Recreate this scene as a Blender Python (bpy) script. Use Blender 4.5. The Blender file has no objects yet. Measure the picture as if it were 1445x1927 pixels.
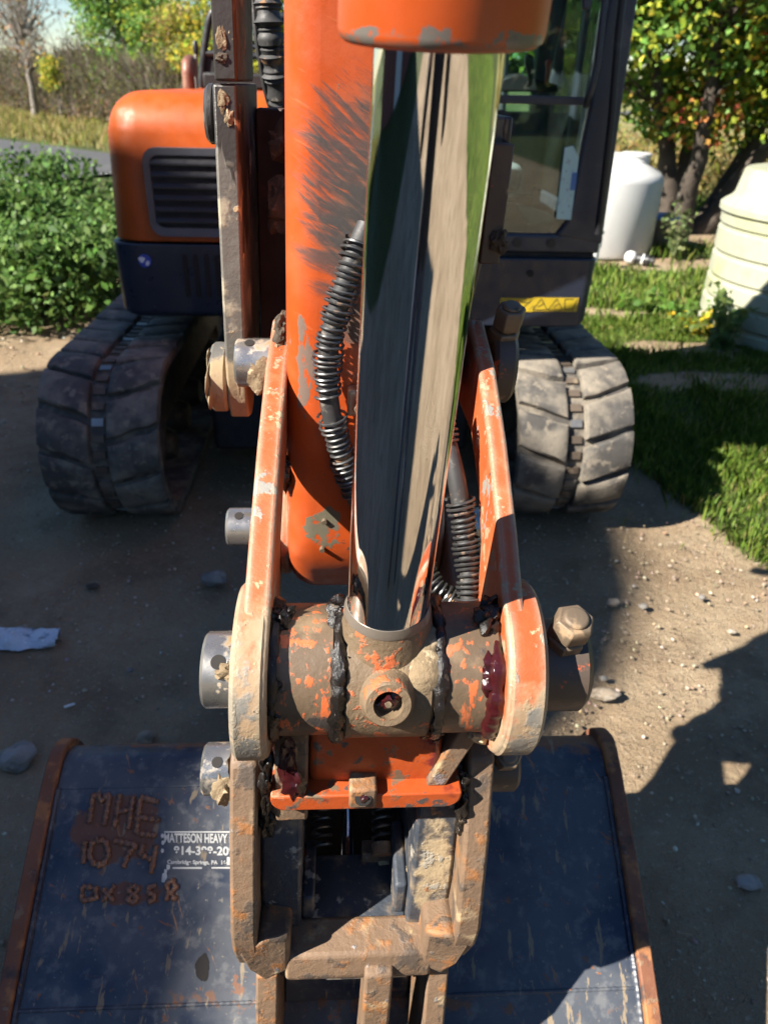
import bpy, bmesh, math, random
import numpy as np
from mathutils import Vector, Matrix, noise as mnoise

random.seed(7); RNG = np.random.default_rng(7)
R = math.radians
scene = bpy.context.scene
col = scene.collection

# ------------------------------------------------------------------ camera, sky, sun, exposure
CAM_H, PITCH, ROLL, FPX, PW, PH = 1.5, R(30), R(1.5), 1400.0, 1445.0, 1927.0
FW = Vector((0, math.cos(PITCH), -math.sin(PITCH)))
_u0 = Vector((0, math.sin(PITCH), math.cos(PITCH))); _r0 = Vector((1, 0, 0))
RT = _r0 * math.cos(ROLL) + _u0 * math.sin(ROLL)
UP = _u0 * math.cos(ROLL) - _r0 * math.sin(ROLL)
cam_data = bpy.data.cameras.new('camera')
cam = bpy.data.objects.new('camera', cam_data); col.objects.link(cam)
cam.matrix_world = Matrix(((RT.x, UP.x, -FW.x, 0), (RT.y, UP.y, -FW.y, 0), (RT.z, UP.z, -FW.z, CAM_H), (0, 0, 0, 1)))
cam_data.sensor_fit = 'VERTICAL'; cam_data.sensor_height = 24.0
cam_data.lens = 24.0 * FPX / PH
cam_data.clip_start = 0.02; cam_data.clip_end = 2000
cam_data.dof.use_dof = True; cam_data.dof.focus_distance = 0.74; cam_data.dof.aperture_fstop = 5.0
scene.camera = cam

SUN_AZ, SUN_EL = R(61), R(39.4)            # light travels towards +x +y
LDIR = Vector((math.sin(SUN_AZ) * math.cos(SUN_EL), math.cos(SUN_AZ) * math.cos(SUN_EL), -math.sin(SUN_EL)))
world = bpy.data.worlds.new('World'); scene.world = world; world.use_nodes = True
wn = world.node_tree; wn.nodes.clear()
sky = wn.nodes.new('ShaderNodeTexSky'); sky.sky_type = 'NISHITA'; sky.sun_disc = False
sky.sun_elevation = SUN_EL; sky.sun_rotation = math.atan2(-LDIR.x, -LDIR.y)
sky.air_density = 1.0; sky.dust_density = 0.0; sky.ozone_density = 3.0
bg = wn.nodes.new('ShaderNodeBackground'); bg.inputs['Strength'].default_value = 0.05
wo = wn.nodes.new('ShaderNodeOutputWorld')
hs = wn.nodes.new('ShaderNodeHueSaturation'); hs.inputs['Saturation'].default_value = 1.12
wn.links.new(sky.outputs[0], hs.inputs['Color']); wn.links.new(hs.outputs[0], bg.inputs[0]); wn.links.new(bg.outputs[0], wo.inputs[0])
sl = bpy.data.lights.new('sun', 'SUN'); sl.energy = 5.0; sl.angle = R(0.53); sl.color = (1.0, 0.94, 0.84)
so = bpy.data.objects.new('sun', sl); col.objects.link(so)
so.rotation_euler = LDIR.to_track_quat('-Z', 'Y').to_euler(); so.location = (-8, -6, 12)
scene.view_settings.view_transform = 'Standard'; scene.view_settings.look = 'None'
scene.view_settings.exposure = 1.6; scene.view_settings.gamma = 1.0
scene.view_settings.use_curve_mapping = False
scene.render.engine = 'CYCLES'
scene.cycles.use_denoising = True; scene.cycles.use_adaptive_sampling = True; scene.cycles.adaptive_threshold = 0.025
scene.cycles.max_bounces = 5; scene.cycles.diffuse_bounces = 2; scene.cycles.glossy_bounces = 3; scene.cycles.transmission_bounces = 3; scene.cycles.transparent_max_bounces = 8
scene.cycles.sample_clamp_indirect = 4.0

# ------------------------------------------------------------------ placing helpers
CAMV = Vector((0, 0, CAM_H))
def ray(px, py): return FW + RT * ((px - PW / 2) / FPX) - UP * ((py - PH / 2) / FPX)
def at_y(px, py, y):
    v = ray(px, py); return CAMV + v * (y / v.y)
def at_ground(px, py, z=0.0):
    v = ray(px, py); return CAMV + v * ((z - CAM_H) / v.z)
YAW, LEAN = 0.06, 0.0357
def MX(p):      # machine frame (x right, y away, z up) -> world
    x, y, z = p; return (x + 0.0045 - YAW * (y - 0.534), y + YAW * x, z)
def AX(p):      # arm frame: the arm also leans a little to the right
    x, y, z = p; return (x + 0.0045 - YAW * (y - 0.534) + LEAN * (z - 1.025), y + YAW * x, z)
def AI(w):      # world -> arm frame
    x, y, z = w; y2 = y - YAW * x
    return (x - 0.0045 + YAW * (y2 - 0.534) - LEAN * (z - 1.025), y2, z)
def ID(p): return p

# ------------------------------------------------------------------ materials
def lin(h):
    h = h.lstrip('#'); c = [int(h[i:i + 2], 16) / 255 for i in (0, 2, 4)]
    return tuple(v / 12.92 if v <= 0.04045 else ((v + 0.055) / 1.055) ** 2.4 for v in c)
class NT:
    def __init__(s, m): s.t = m.node_tree; s.n = s.t.nodes; s.l = s.t.links
    def new(s, typ, **kw):
        n = s.n.new(typ)
        for k, v in kw.items(): setattr(n, k, v)
        return n
    def put(s, sock, v):
        if hasattr(v, 'node'): s.l.new(v, sock)
        elif isinstance(v, (tuple, list)) and len(v) == 3 and sock.type == 'RGBA': sock.default_value = (*v, 1)
        else: sock.default_value = v
    def math(s, op, a, b=0.0, c=None, clamp=False):
        n = s.new('ShaderNodeMath', operation=op, use_clamp=clamp); s.put(n.inputs[0], a); s.put(n.inputs[1], b)
        if c is not None: s.put(n.inputs[2], c)
        return n.outputs[0]
    def vmath(s, op, a, b=None):
        n = s.new('ShaderNodeVectorMath', operation=op); s.put(n.inputs[0], a)
        if b is not None: s.put(n.inputs[1], b)
        return n.outputs['Value'] if op in ('LENGTH', 'DOT_PRODUCT', 'DISTANCE') else n.outputs['Vector']
    def rng(s, v, a, b, c=0.0, d=1.0, smooth=True):
        n = s.new('ShaderNodeMapRange', interpolation_type='SMOOTHSTEP' if smooth else 'LINEAR')
        s.put(n.inputs[0], v); s.put(n.inputs[1], a); s.put(n.inputs[2], b); s.put(n.inputs[3], c); s.put(n.inputs[4], d)
        return n.outputs[0]
    def mix(s, f, a, b):
        n = s.new('ShaderNodeMix', data_type='RGBA'); s.put(n.inputs[0], f); s.put(n.inputs[6], a); s.put(n.inputs[7], b)
        return n.outputs[2]
    def mixf(s, f, a, b):
        n = s.new('ShaderNodeMix', data_type='FLOAT'); s.put(n.inputs[0], f); s.put(n.inputs[2], a); s.put(n.inputs[3], b)
        return n.outputs[0]
    def noise(s, vec, scale, detail=5.0, rough=0.6, st=None, rot=None, off=None, dist=0.0):
        if rot:
            m0 = s.new('ShaderNodeMapping'); s.l.new(vec, m0.inputs[0]); m0.inputs['Rotation'].default_value = rot; vec = m0.outputs[0]
        mp = s.new('ShaderNodeMapping'); s.l.new(vec, mp.inputs[0])
        if st: mp.inputs['Scale'].default_value = st
        if off is None: off = tuple(random.uniform(-50, 50) for _ in range(3))
        mp.inputs['Location'].default_value = off
        n = s.new('ShaderNodeTexNoise'); s.l.new(mp.outputs[0], n.inputs['Vector'])
        n.inputs['Scale'].default_value = scale; n.inputs['Detail'].default_value = detail
        n.inputs['Roughness'].default_value = rough; n.inputs['Distortion'].default_value = dist
        return n.outputs['Fac']
def mat(name, base, rough=0.5, metal=0.0, layers=(), bump=None, var=0.12, varscale=9.0, spec=0.5, attr=None, transl=0.0, coat=0.0, noise_rough=0.1, chip=None):
    """Principled material: a base colour with gentle variation and layers of dirt, rust, wear laid over it by noise masks."""
    m = bpy.data.materials.new(name); m.use_nodes = True; nt = NT(m); nt.n.clear()
    out = nt.new('ShaderNodeOutputMaterial'); p = nt.new('ShaderNodeBsdfPrincipled')
    co = nt.new('ShaderNodeTexCoord').outputs['Object']
    if attr:
        a = nt.new('ShaderNodeAttribute', attribute_name=attr); c = a.outputs['Color']
    else: c = tuple(base)
    r = rough; me = metal
    if var:
        v = nt.noise(co, varscale, 4.0)
        vv = nt.rng(v, 0.25, 0.75, 1 - var, 1 + var)
        n = nt.new('ShaderNodeMix', data_type='RGBA', blend_type='MULTIPLY'); n.inputs[0].default_value = 1.0
        nt.put(n.inputs[6], c); cc = nt.new('ShaderNodeCombineColor')
        for i in range(3): nt.l.new(vv, cc.inputs[i])
        nt.l.new(cc.outputs[0], n.inputs[7]); c = n.outputs[2]
        if noise_rough: r = nt.rng(nt.noise(co, varscale * 3, 4.0), 0.3, 0.7, max(0.02, rough - noise_rough), min(1, rough + noise_rough))
    masks = []
    for L in layers:
        f = nt.noise(co, L.get('s', 10), L.get('d', 4.5), L.get('ro', 0.62), L.get('st'), L.get('rot'), dist=L.get('dist', 0.0))
        t, w = L.get('t', 0.55), L.get('w', 0.06)
        if 'reg' in L:
            cen, rad = L['reg']
            d = nt.vmath('LENGTH', nt.vmath('DIVIDE', nt.vmath('SUBTRACT', co, tuple(cen)), tuple(rad)))
            g = nt.rng(d, L.get('r0', 0.35), 1.0, L.get('gain', 0.3), L.get('edge', -0.35))
            f = nt.math('ADD', f, g)
        k = nt.rng(f, t, t + w, 0.0, L.get('a', 1.0))
        masks.append(k)
        c = nt.mix(k, c, tuple(L['c']))
        if 'r' in L: r = nt.mixf(k, r, L['r'])
        if 'm' in L: me = nt.mixf(k, me, L['m'])
    if chip:        # paint rubbed off along the edges
        bv = nt.new('ShaderNodeBevel', samples=4); bv.inputs['Radius'].default_value = chip[1]
        gm = nt.new('ShaderNodeNewGeometry'); dt = nt.vmath('DOT_PRODUCT', bv.outputs[0], gm.outputs['True Normal'])
        e = nt.rng(dt, 0.998, 0.93, 0.0, 0.42, smooth=False); k = nt.rng(nt.math('ADD', e, nt.noise(co, chip[2], 5, 0.7)), 0.70, 0.80)
        c = nt.mix(k, c, tuple(chip[0])); r = nt.mixf(k, r, 0.5); me = nt.mixf(k, me, 0.25)
    nt.put(p.inputs['Base Color'], c); nt.put(p.inputs['Roughness'], r); nt.put(p.inputs['Metallic'], me)
    p.inputs['Specular IOR Level'].default_value = spec
    if coat: p.inputs['Coat Weight'].default_value = coat; p.inputs['Coat Roughness'].default_value = 0.15
    if bump:
        h = nt.noise(co, bump[0], 6.0, 0.65)
        if len(bump) > 3 and masks:
            for k in masks: h = nt.math('ADD', h, nt.math('MULTIPLY', k, bump[3]))
        b = nt.new('ShaderNodeBump'); b.inputs['Strength'].default_value = bump[1]; b.inputs['Distance'].default_value = bump[2]
        nt.l.new(h, b.inputs['Height']); nt.l.new(b.outputs[0], p.inputs['Normal'])
    sh = p.outputs[0]
    if transl:
        t = nt.new('ShaderNodeBsdfTranslucent'); nt.put(t.inputs[0], c)
        mx = nt.new('ShaderNodeMixShader'); mx.inputs[0].default_value = transl
        nt.l.new(sh, mx.inputs[1]); nt.l.new(t.outputs[0], mx.inputs[2]); sh = mx.outputs[0]
    nt.l.new(sh, out.inputs[0])
    return m
ORANGE = (0.50, 0.080, 0.013)
MUD = (0.29, 0.21, 0.125); MUD_PALE = (0.38, 0.28, 0.16); RUST = (0.26, 0.105, 0.04); RUST_DK = (0.12, 0.055, 0.03); STEEL = (0.24, 0.225, 0.20)
DARKW = (0.055, 0.047, 0.04); NAVY = (0.016, 0.022, 0.040)
def lay(c, s, t, w=0.06, **k): return dict(c=c, s=s, t=t, w=w, **k)
M = {}
_p = Vector(AX((0, 0.77, 1.0)))
M['orange_clean'] = mat('orange_paint', (0.37, 0.064, 0.004), 0.48, layers=[lay((0.42, 0.10, 0.03), 22, 0.66, 0.1, a=0.6), lay(DARKW, 60, 0.72, 0.03)], bump=(60, 0.08, 0.002), var=0.12, spec=0.35)
M['orange_stick'] = mat('orange_stick_paint', (0.40, 0.062, 0.011), 0.40, layers=[lay((0.42, 0.12, 0.05), 5, 0.46, 0.3, a=0.6), lay((0.40, 0.055, 0.012), 9, 0.52, 0.25, a=0.5),
    lay((0.40, 0.12, 0.05), 12, 0.60, 0.2, a=0.5),
    lay((0.115, 0.082, 0.056), 14, 0.50, 0.36, reg=((0.01, 0.77, 1.35), (0.12, 0.3, 0.25)), gain=0.42, r0=0.25, edge=-0.22, a=0.85, r=0.8, st=(1, 1, 1.6), rot=(0, R(-25), 0), dist=0.6),
    lay((0.048, 0.042, 0.039), 30, 0.49, 0.24, st=(0.55, 0.5, 3.2), rot=(0, R(-22), 0), reg=((-0.01, 0.77, 1.37), (0.12, 0.3, 0.21)), gain=0.14, r0=0.4, edge=-0.22, a=0.85, r=0.7, dist=0.4),
    lay((0.045, 0.040, 0.038), 50, 0.51, 0.18, st=(0.35, 0.5, 3.6), rot=(0, R(-40), 0), reg=((-0.05, 0.77, 1.42), (0.06, 0.3, 0.13)), gain=0.14, r0=0.4, edge=-0.25, a=0.85, r=0.65, dist=0.3),
    lay((0.42, 0.085, 0.02), 70, 0.61, 0.12, st=(0.25, 0.5, 3.6), rot=(0, R(-26), 0), a=0.8, r=0.5),
    lay((0.13, 0.115, 0.095), 60, 0.62, 0.06, st=(1.6, 1, 0.5), reg=((-0.092, 0.77, 1.235), (0.024, 0.2, 0.10)), gain=0.17, edge=-0.2, r=0.5, a=0.9),
    lay((0.13, 0.115, 0.08), 34, 0.60, 0.04, reg=((-0.07, 0.77, 1.03), (0.045, 0.3, 0.06)), gain=0.12),
    lay(DARKW, 46, 0.70, 0.03), lay((0.20, 0.10, 0.06), 120, 0.70, 0.03)], bump=(90, 0.22, 0.0015, 0.3), var=0.08, noise_rough=0.12)
M['orange_worn'] = mat('worn_orange_plate', (0.40, 0.080, 0.022), 0.5, layers=[
    lay((0.40, 0.19, 0.095), 20, 0.50, 0.16, a=0.5),
    lay(STEEL, 30, 0.595, 0.04, st=(1.2, 1, 0.8), r=0.5), lay(MUD, 26, 0.60, 0.05, r=0.9),
    lay(MUD, 26, 0.50, 0.20, reg=((-0.13, 0.53, 1.01), (0.12, 0.17, 0.15)), gain=0.32, r0=0.25, r=0.85, a=0.92),
    lay(STEEL, 34, 0.53, 0.14, reg=((-0.13, 0.50, 1.0), (0.06, 0.11, 0.12)), gain=0.16, r0=0.3, r=0.45, m=0.4),
    lay(MUD, 26, 0.50, 0.18, reg=((0.14, 0.52, 0.98), (0.06, 0.12, 0.12)), gain=0.30, r0=0.3, r=0.85, a=0.92),
    lay((0.08, 0.06, 0.045), 20, 0.58, 0.08, reg=((0.14, 0.66, 1.09), (0.05, 0.09, 0.07)), gain=0.35, r=0.6),
    lay(STEEL, 36, 0.54, 0.14, reg=((0.14, 0.49, 0.98), (0.04, 0.09, 0.10)), gain=0.15, r0=0.3, r=0.45, m=0.4),
    lay(MUD_PALE, 48, 0.62, 0.05, r=0.95), lay(DARKW, 70, 0.69, 0.03)], bump=(120, 0.45, 0.002, 0.5), var=0.14, chip=((0.33, 0.27, 0.19), 0.012, 60))
M['tube_worn'] = mat('worn_orange_tube', (0.105, 0.072, 0.045), 0.45, layers=[
    lay((0.48, 0.11, 0.035), 60, 0.545, 0.07, st=(1, 1.0, 0.45)), lay((0.19, 0.128, 0.072), 24, 0.52, 0.20, r=0.75, a=0.8), lay((0.48, 0.11, 0.035), 90, 0.60, 0.06, st=(1, 1.0, 0.45)),
    lay((0.055, 0.045, 0.04), 26, 0.58, 0.08, r=0.4)], bump=(110, 0.4, 0.002, 0.25), var=0.2)
M['rod_eye'] = mat('greasy_rod_eye', (0.13, 0.090, 0.053), 0.6, layers=[
    lay((0.46, 0.11, 0.038), 52, 0.56, 0.07), lay((0.06, 0.045, 0.035), 20, 0.60, 0.10, r=0.4), lay((0.21, 0.145, 0.08), 40, 0.58, 0.12, r=0.95)], bump=(130, 0.7, 0.0025, 0.3), var=0.2)
M['link_orange'] = mat('orange_link_block', (0.36, 0.062, 0.013), 0.42, layers=[lay((0.13, 0.085, 0.05), 46, 0.56, 0.08, r=0.7),
    lay((0.07, 0.055, 0.05), 34, 0.60, 0.05, r=0.55), lay((0.13, 0.02, 0.02), 14, 0.62, 0.08, r=0.25), lay(MUD, 24, 0.62, 0.08, r=0.9)], bump=(100, 0.3, 0.002, 0.3), var=0.12)
M['pin_steel'] = mat('bright_pin_steel', (0.42, 0.40, 0.37), 0.30, 0.85, layers=[lay((0.25, 0.17, 0.09), 24, 0.55, 0.12, r=0.85, m=0.1), lay(MUD_PALE, 40, 0.63, 0.06, r=0.95, m=0.0), lay((0.1, 0.08, 0.06), 60, 0.66, 0.05, m=0.3)], bump=(140, 0.25, 0.001, 0.4), var=0.1)
M['rod_ring'] = mat('dull_rod_shoulder', (0.16, 0.135, 0.11), 0.5, 0.3, layers=[lay((0.30, 0.24, 0.16), 40, 0.54, 0.12, r=0.9, m=0), lay((0.42, 0.11, 0.04), 50, 0.60, 0.06, m=0)], bump=(140, 0.3, 0.001))
M['bolt'] = mat('rusty_bolt_steel', (0.17, 0.125, 0.085), 0.55, 0.35, layers=[lay((0.28, 0.19, 0.11), 30, 0.54, 0.12, r=0.85, m=0), lay((0.06, 0.045, 0.035), 40, 0.60, 0.08)], bump=(160, 0.4, 0.001), var=0.15)
M['boss_dark'] = mat('dark_worn_boss', (0.075, 0.055, 0.042), 0.5, layers=[lay((0.42, 0.085, 0.03), 22, 0.60, 0.04), lay(MUD, 24, 0.64, 0.10, r=0.9)], bump=(120, 0.35, 0.0015), var=0.15)
M['thumb'] = mat('dirty_thumb_steel', (0.13, 0.12, 0.105), 0.55, 0.25, layers=[
    lay((0.05, 0.045, 0.042), 9, 0.50, 0.03, st=(2, 1, 0.6), r=0.4), lay((0.30, 0.26, 0.19), 14, 0.56, 0.10, r=0.9, m=0), lay(MUD_PALE, 30, 0.63, 0.05, r=0.95, m=0),
    lay(MUD, 26, 0.52, 0.12, reg=((-0.2, 0.92, 1.14), (0.08, 0.14, 0.09)), gain=0.3, r=0.95, m=0)], bump=(90, 0.5, 0.002, 0.5), var=0.18)
M['thumb_inner'] = mat('shaded_thumb_plate', (0.05, 0.028, 0.022), 0.6, layers=[lay((0.10, 0.035, 0.02), 12, 0.58, 0.1)], bump=(60, 0.3, 0.002))  # darker than the thumb steel: shade behind the stick put into the colour
M['rusty'] = mat('rusty_muddy_steel', (0.155, 0.098, 0.060), 0.65, 0.05, layers=[
    lay((0.27, 0.115, 0.040), 34, 0.52, 0.16), lay((0.085, 0.064, 0.050), 28, 0.54, 0.10, r=0.55), lay((0.24, 0.225, 0.225), 34, 0.63, 0.06, r=0.5, m=0.3), lay(MUD_PALE, 26, 0.56, 0.20, r=0.95, a=0.85)], bump=(110, 0.65, 0.0025, 0.4), var=0.2)
M['coupler_in'] = mat('muddy_dark_coupler', (0.035, 0.042, 0.055), 0.55, layers=[lay((0.36, 0.27, 0.16), 36, 0.50, 0.22, reg=((0.07, 0.56, 0.70), (0.05, 0.12, 0.16)), gain=0.16, r0=0.3, r=0.95),lay(MUD, 18, 0.50, 0.22, r=0.95, a=0.8), lay((0.30, 0.27, 0.22), 34, 0.56, 0.08, r=0.8), lay(RUST, 22, 0.62, 0.08)], bump=(100, 0.6, 0.0025, 0.6), var=0.2)
M['bucket'] = mat('scratched_navy_bucket_paint', (0.012, 0.020, 0.042), 0.36, layers=[
    lay((0.080, 0.087, 0.099), 6, 0.32, 0.28, a=0.78, r=0.5), lay((0.15, 0.152, 0.155), 40, 0.50, 0.20, a=0.6, r=0.6),  # broad grey haze: dust, with the sun's sheen put into its colour
    lay((0.125, 0.058, 0.036), 44, 0.56, 0.16, reg=((-0.425, 0.80, 0.42), (0.105, 0.085, 0.07)), gain=0.32, r0=0.5, r=0.8, a=0.92),
    lay((0.125, 0.055, 0.034), 48, 0.56, 0.14, reg=((-0.39, 0.715, 0.374), (0.105, 0.028, 0.03)), gain=0.20, r0=0.5, r=0.8, a=0.9),
    lay((0.20, 0.088, 0.042), 40, 0.56, 0.18, reg=((-0.10, 0.965, 0.485), (1.2, 0.085, 0.085)), gain=0.30, r0=0.3, r=0.8, a=0.95),
    lay((0.18, 0.085, 0.045), 46, 0.60, 0.14, reg=((-0.05, 0.60, 0.30), (1.4, 0.04, 0.04)), gain=0.10, r0=0.2, r=0.8, a=0.9),
    lay((0.25, 0.19, 0.12), 42, 0.615, 0.05, st=(1.5, 0.35, 0.35), r=0.8, a=0.8), lay((0.20, 0.085, 0.04), 34, 0.655, 0.04, r=0.8, a=0.8),
    lay((0.22, 0.085, 0.035), 30, 0.66, 0.025, st=(0.25, 2.2, 2.2), rot=(0, 0, R(35)), a=0.9), lay((0.27, 0.13, 0.06), 34, 0.675, 0.02, st=(2.4, 0.25, 0.25), rot=(0, 0, R(-28)), a=0.9),
    lay((0.20, 0.18, 0.14), 120, 0.64, 0.04, a=0.7)], bump=(70, 0.22, 0.0015, 0.3), var=0.2)
M['bucket_rust'] = mat('rusted_bucket_steel', (0.155, 0.060, 0.030), 0.75, 0.0, layers=[
    lay((0.30, 0.125, 0.045), 18, 0.50, 0.12), lay((0.055, 0.035, 0.030), 14, 0.55, 0.1), lay((0.20, 0.12, 0.07), 50, 0.60, 0.06), lay((0.03, 0.035, 0.05), 9, 0.62, 0.06, r=0.45)], bump=(90, 0.55, 0.002, 0.3), var=0.2)
M['weld'] = mat('rusty_weld_bead', (0.18, 0.092, 0.058), 0.55, 0.15, layers=[lay((0.30, 0.15, 0.08), 60, 0.56, 0.08), lay((0.06, 0.03, 0.02), 40, 0.60, 0.08)], bump=(160, 0.6, 0.001), var=0.15)
M['weld_patch'] = mat('rust_patch_around_weld', (0.135, 0.055, 0.036), 0.8, layers=[lay((0.21, 0.10, 0.06), 26, 0.55, 0.1), lay((0.05, 0.035, 0.035), 24, 0.62, 0.06)], bump=(120, 0.4, 0.001), var=0.15)
M['decal'] = mat('white_decal_print', (0.52, 0.52, 0.50), 0.5, layers=[lay((0.06, 0.07, 0.085), 60, 0.66, 0.04)], var=0.04)
M['gland'] = mat('chipped_orange_gland', (0.38, 0.060, 0.010), 0.36, chip=((0.16, 0.13, 0.10), 0.006, 70), layers=[lay((0.38, 0.09, 0.03), 18, 0.58, 0.2, a=0.5), lay((0.13, 0.115, 0.10), 42, 0.62, 0.04, reg=((0.02, 0.45, 1.520), (0.2, 0.2, 0.012)), gain=0.13, r0=0.2), lay(DARKW, 60, 0.70, 0.03)], bump=(80, 0.15, 0.001), var=0.08)
M['chrome'] = mat('chrome_rod', (0.80, 0.81, 0.83), 0.035, 1.0, var=0.0)
M['grease_black'] = mat('black_grease', (0.010, 0.008, 0.007), 0.22, layers=[lay((0.08, 0.055, 0.035), 60, 0.62, 0.06, r=0.8)], bump=(220, 0.8, 0.002), var=0.1)
M['grease_red'] = mat('dark_red_grease', (0.034, 0.005, 0.006), 0.14, layers=[lay((0.02, 0.004, 0.006), 40, 0.56, 0.1)], bump=(150, 0.5, 0.002), var=0.1, spec=0.7)
M['mud'] = mat('dried_mud', (0.20, 0.145, 0.085), 0.95, layers=[lay((0.42, 0.33, 0.21), 60, 0.56, 0.1)], bump=(180, 0.9, 0.003), var=0.2)
M['mud_dark'] = mat('dark_mud', (0.065, 0.05, 0.036), 0.95, layers=[lay((0.13, 0.10, 0.07), 60, 0.56, 0.1)], bump=(160, 0.9, 0.003), var=0.2)
M['mud_pale'] = mat('pale_mud_crumb', (0.42, 0.32, 0.19), 0.95, bump=(180, 0.8, 0.002), var=0.15)
M['hole'] = mat('dark_hole', (0.012, 0.010, 0.009), 0.8, var=0)
M['hose'] = mat('rubber_hose', (0.035, 0.034, 0.034), 0.55, layers=[lay((0.26, 0.14, 0.07), 30, 0.57, 0.08, r=0.9), lay((0.15, 0.13, 0.11), 50, 0.57, 0.1)], bump=(160, 0.5, 0.001))
M['spring'] = mat('spring_wire', (0.10, 0.10, 0.10), 0.38, 0.75, layers=[lay((0.14, 0.09, 0.06), 60, 0.60, 0.08, m=0.1, r=0.8)], var=0.15)
M['navy'] = mat('navy_body_paint', (0.016, 0.022, 0.040), 0.36, layers=[lay((0.055, 0.055, 0.058), 4, 0.52, 0.25, a=0.6, r=0.6), lay((0.12, 0.11, 0.10), 40, 0.66, 0.05, a=0.7)], bump=(50, 0.06, 0.001), var=0.12)
M['cab_grey'] = mat('grey_cab_frame', (0.042, 0.046, 0.060), 0.40, layers=[lay((0.13, 0.12, 0.11), 12, 0.58, 0.2, a=0.6, r=0.7)], var=0.1)
M['black_plastic'] = mat('black_plastic', (0.017, 0.017, 0.020), 0.45, layers=[lay((0.10, 0.09, 0.08), 14, 0.60, 0.15, a=0.5)], var=0.1)
M['grille'] = mat('grey_grille_frame', (0.075, 0.080, 0.095), 0.45, var=0.08)
M['dark_int'] = mat('dark_machine_interior', (0.008, 0.008, 0.009), 0.7, var=0.1)
M['rubber'] = mat('dusty_track_rubber', (0.060, 0.055, 0.050), 0.75, layers=[lay((0.215, 0.185, 0.145), 6, 0.40, 0.22, r=0.95, a=0.9), lay((0.25, 0.21, 0.16), 26, 0.54, 0.12, r=0.95, a=0.7), lay((0.09, 0.085, 0.08), 14, 0.60, 0.12, a=0.5)], bump=(40, 0.5, 0.006, 0.2), var=0.15)
M['rubber_dark'] = mat('dark_track_rubber', (0.06, 0.053, 0.046), 0.8, layers=[lay((0.20, 0.17, 0.13), 12, 0.42, 0.2, r=0.95, a=0.9)], bump=(60, 0.45, 0.004), var=0.15)
M['track_steel'] = mat('dirty_track_steel', (0.10, 0.075, 0.055), 0.7, 0.2, layers=[lay((0.20, 0.15, 0.10), 14, 0.52, 0.15, r=0.95, m=0)], bump=(60, 0.5, 0.003), var=0.15)
M['tooth'] = mat('polished_track_steel', (0.26, 0.25, 0.24), 0.45, 0.7, var=0.1)
M['exhaust'] = mat('brown_exhaust_pipe', (0.20, 0.085, 0.060), 0.5, 0.3, layers=[lay((0.30, 0.17, 0.12), 30, 0.56, 0.1)], var=0.1)
M['sticker_yellow'] = mat('faded_yellow_sticker', (0.52, 0.36, 0.02), 0.5, layers=[lay((0.30, 0.20, 0.03), 50, 0.58, 0.08)], var=0.1)
M['sticker_black'] = mat('sticker_black_print', (0.03, 0.025, 0.015), 0.5, var=0)
M['sticker_red'] = mat('sticker_red_print', (0.45, 0.03, 0.02), 0.5, var=0)
M['sticker_blue'] = mat('blue_round_sticker', (0.02, 0.06, 0.40), 0.3, var=0.05)
M['sticker_white'] = mat('white_sticker_print', (0.62, 0.68, 0.72), 0.35, var=0)
M['seat'] = mat('grey_seat_fabric', (0.20, 0.21, 0.21), 0.85, layers=[lay((0.06, 0.055, 0.05), 20, 0.55, 0.1)], bump=(200, 0.3, 0.001))
M['paper'] = mat('white_paper_notice', (0.55, 0.74, 0.68), 0.7, layers=[lay((0.45, 0.50, 0.47), 60, 0.60, 0.05)], var=0.03)
M['white_tank'] = mat('white_plastic_tank', (0.50, 0.497, 0.485), 0.42, layers=[lay((0.60, 0.56, 0.48), 2.5, 0.55, 0.25, a=0.5)], var=0.03)
M['cream_tank'] = mat('cream_plastic_tank', (0.34, 0.345, 0.255), 0.5, layers=[lay((0.31, 0.32, 0.16), 3.5, 0.48, 0.2, a=0.6), lay((0.40, 0.38, 0.24), 9, 0.62, 0.1, a=0.4)], var=0.04)
M['pvc'] = mat('white_pvc', (0.66, 0.66, 0.64), 0.4, var=0.05)
M['blue_plastic'] = mat('blue_plastic_lid', (0.10, 0.22, 0.50), 0.4, var=0.05)
M['tan_plastic'] = mat('tan_plastic_pail', (0.20, 0.15, 0.10), 0.5, var=0.1)
M['black_fit'] = mat('black_fitting', (0.02, 0.02, 0.02), 0.4, var=0.1)
M['stone'] = mat('grey_stone', (0.20, 0.185, 0.165), 0.85, layers=[lay((0.28, 0.26, 0.235), 14, 0.52, 0.1), lay((0.15, 0.13, 0.11), 20, 0.56, 0.1)], bump=(60, 0.5, 0.004), var=0.2, varscale=20)
M['pebble'] = mat('pale_pebble', (0.27, 0.215, 0.155), 0.85, layers=[lay((0.35, 0.30, 0.24), 8, 0.56, 0.05), lay((0.20, 0.16, 0.12), 11, 0.56, 0.05)], var=0.25, varscale=30)
M['film'] = mat('crumpled_plastic_film', (0.52, 0.58, 0.66), 0.18, layers=[lay((0.20, 0.25, 0.33), 26, 0.54, 0.1), lay((0.75, 0.78, 0.82), 40, 0.60, 0.06)], bump=(60, 0.8, 0.008), var=0.1)
M['bark'] = mat('dark_maple_bark', (0.070, 0.055, 0.042), 0.9, layers=[lay((0.20, 0.18, 0.15), 6, 0.60, 0.12)], bump=(16, 0.8, 0.02), var=0.25)
M['bark_grey'] = mat('grey_bark', (0.20, 0.175, 0.15), 0.9, bump=(10, 0.6, 0.03), var=0.25)
M['leaf'] = mat('leaf', None, 0.55, attr='tint', transl=0.38, var=0.0, spec=0.25)
M['grass'] = mat('grass_blades', None, 0.55, attr='tint', transl=0.30, var=0.0, spec=0.3)
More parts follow.
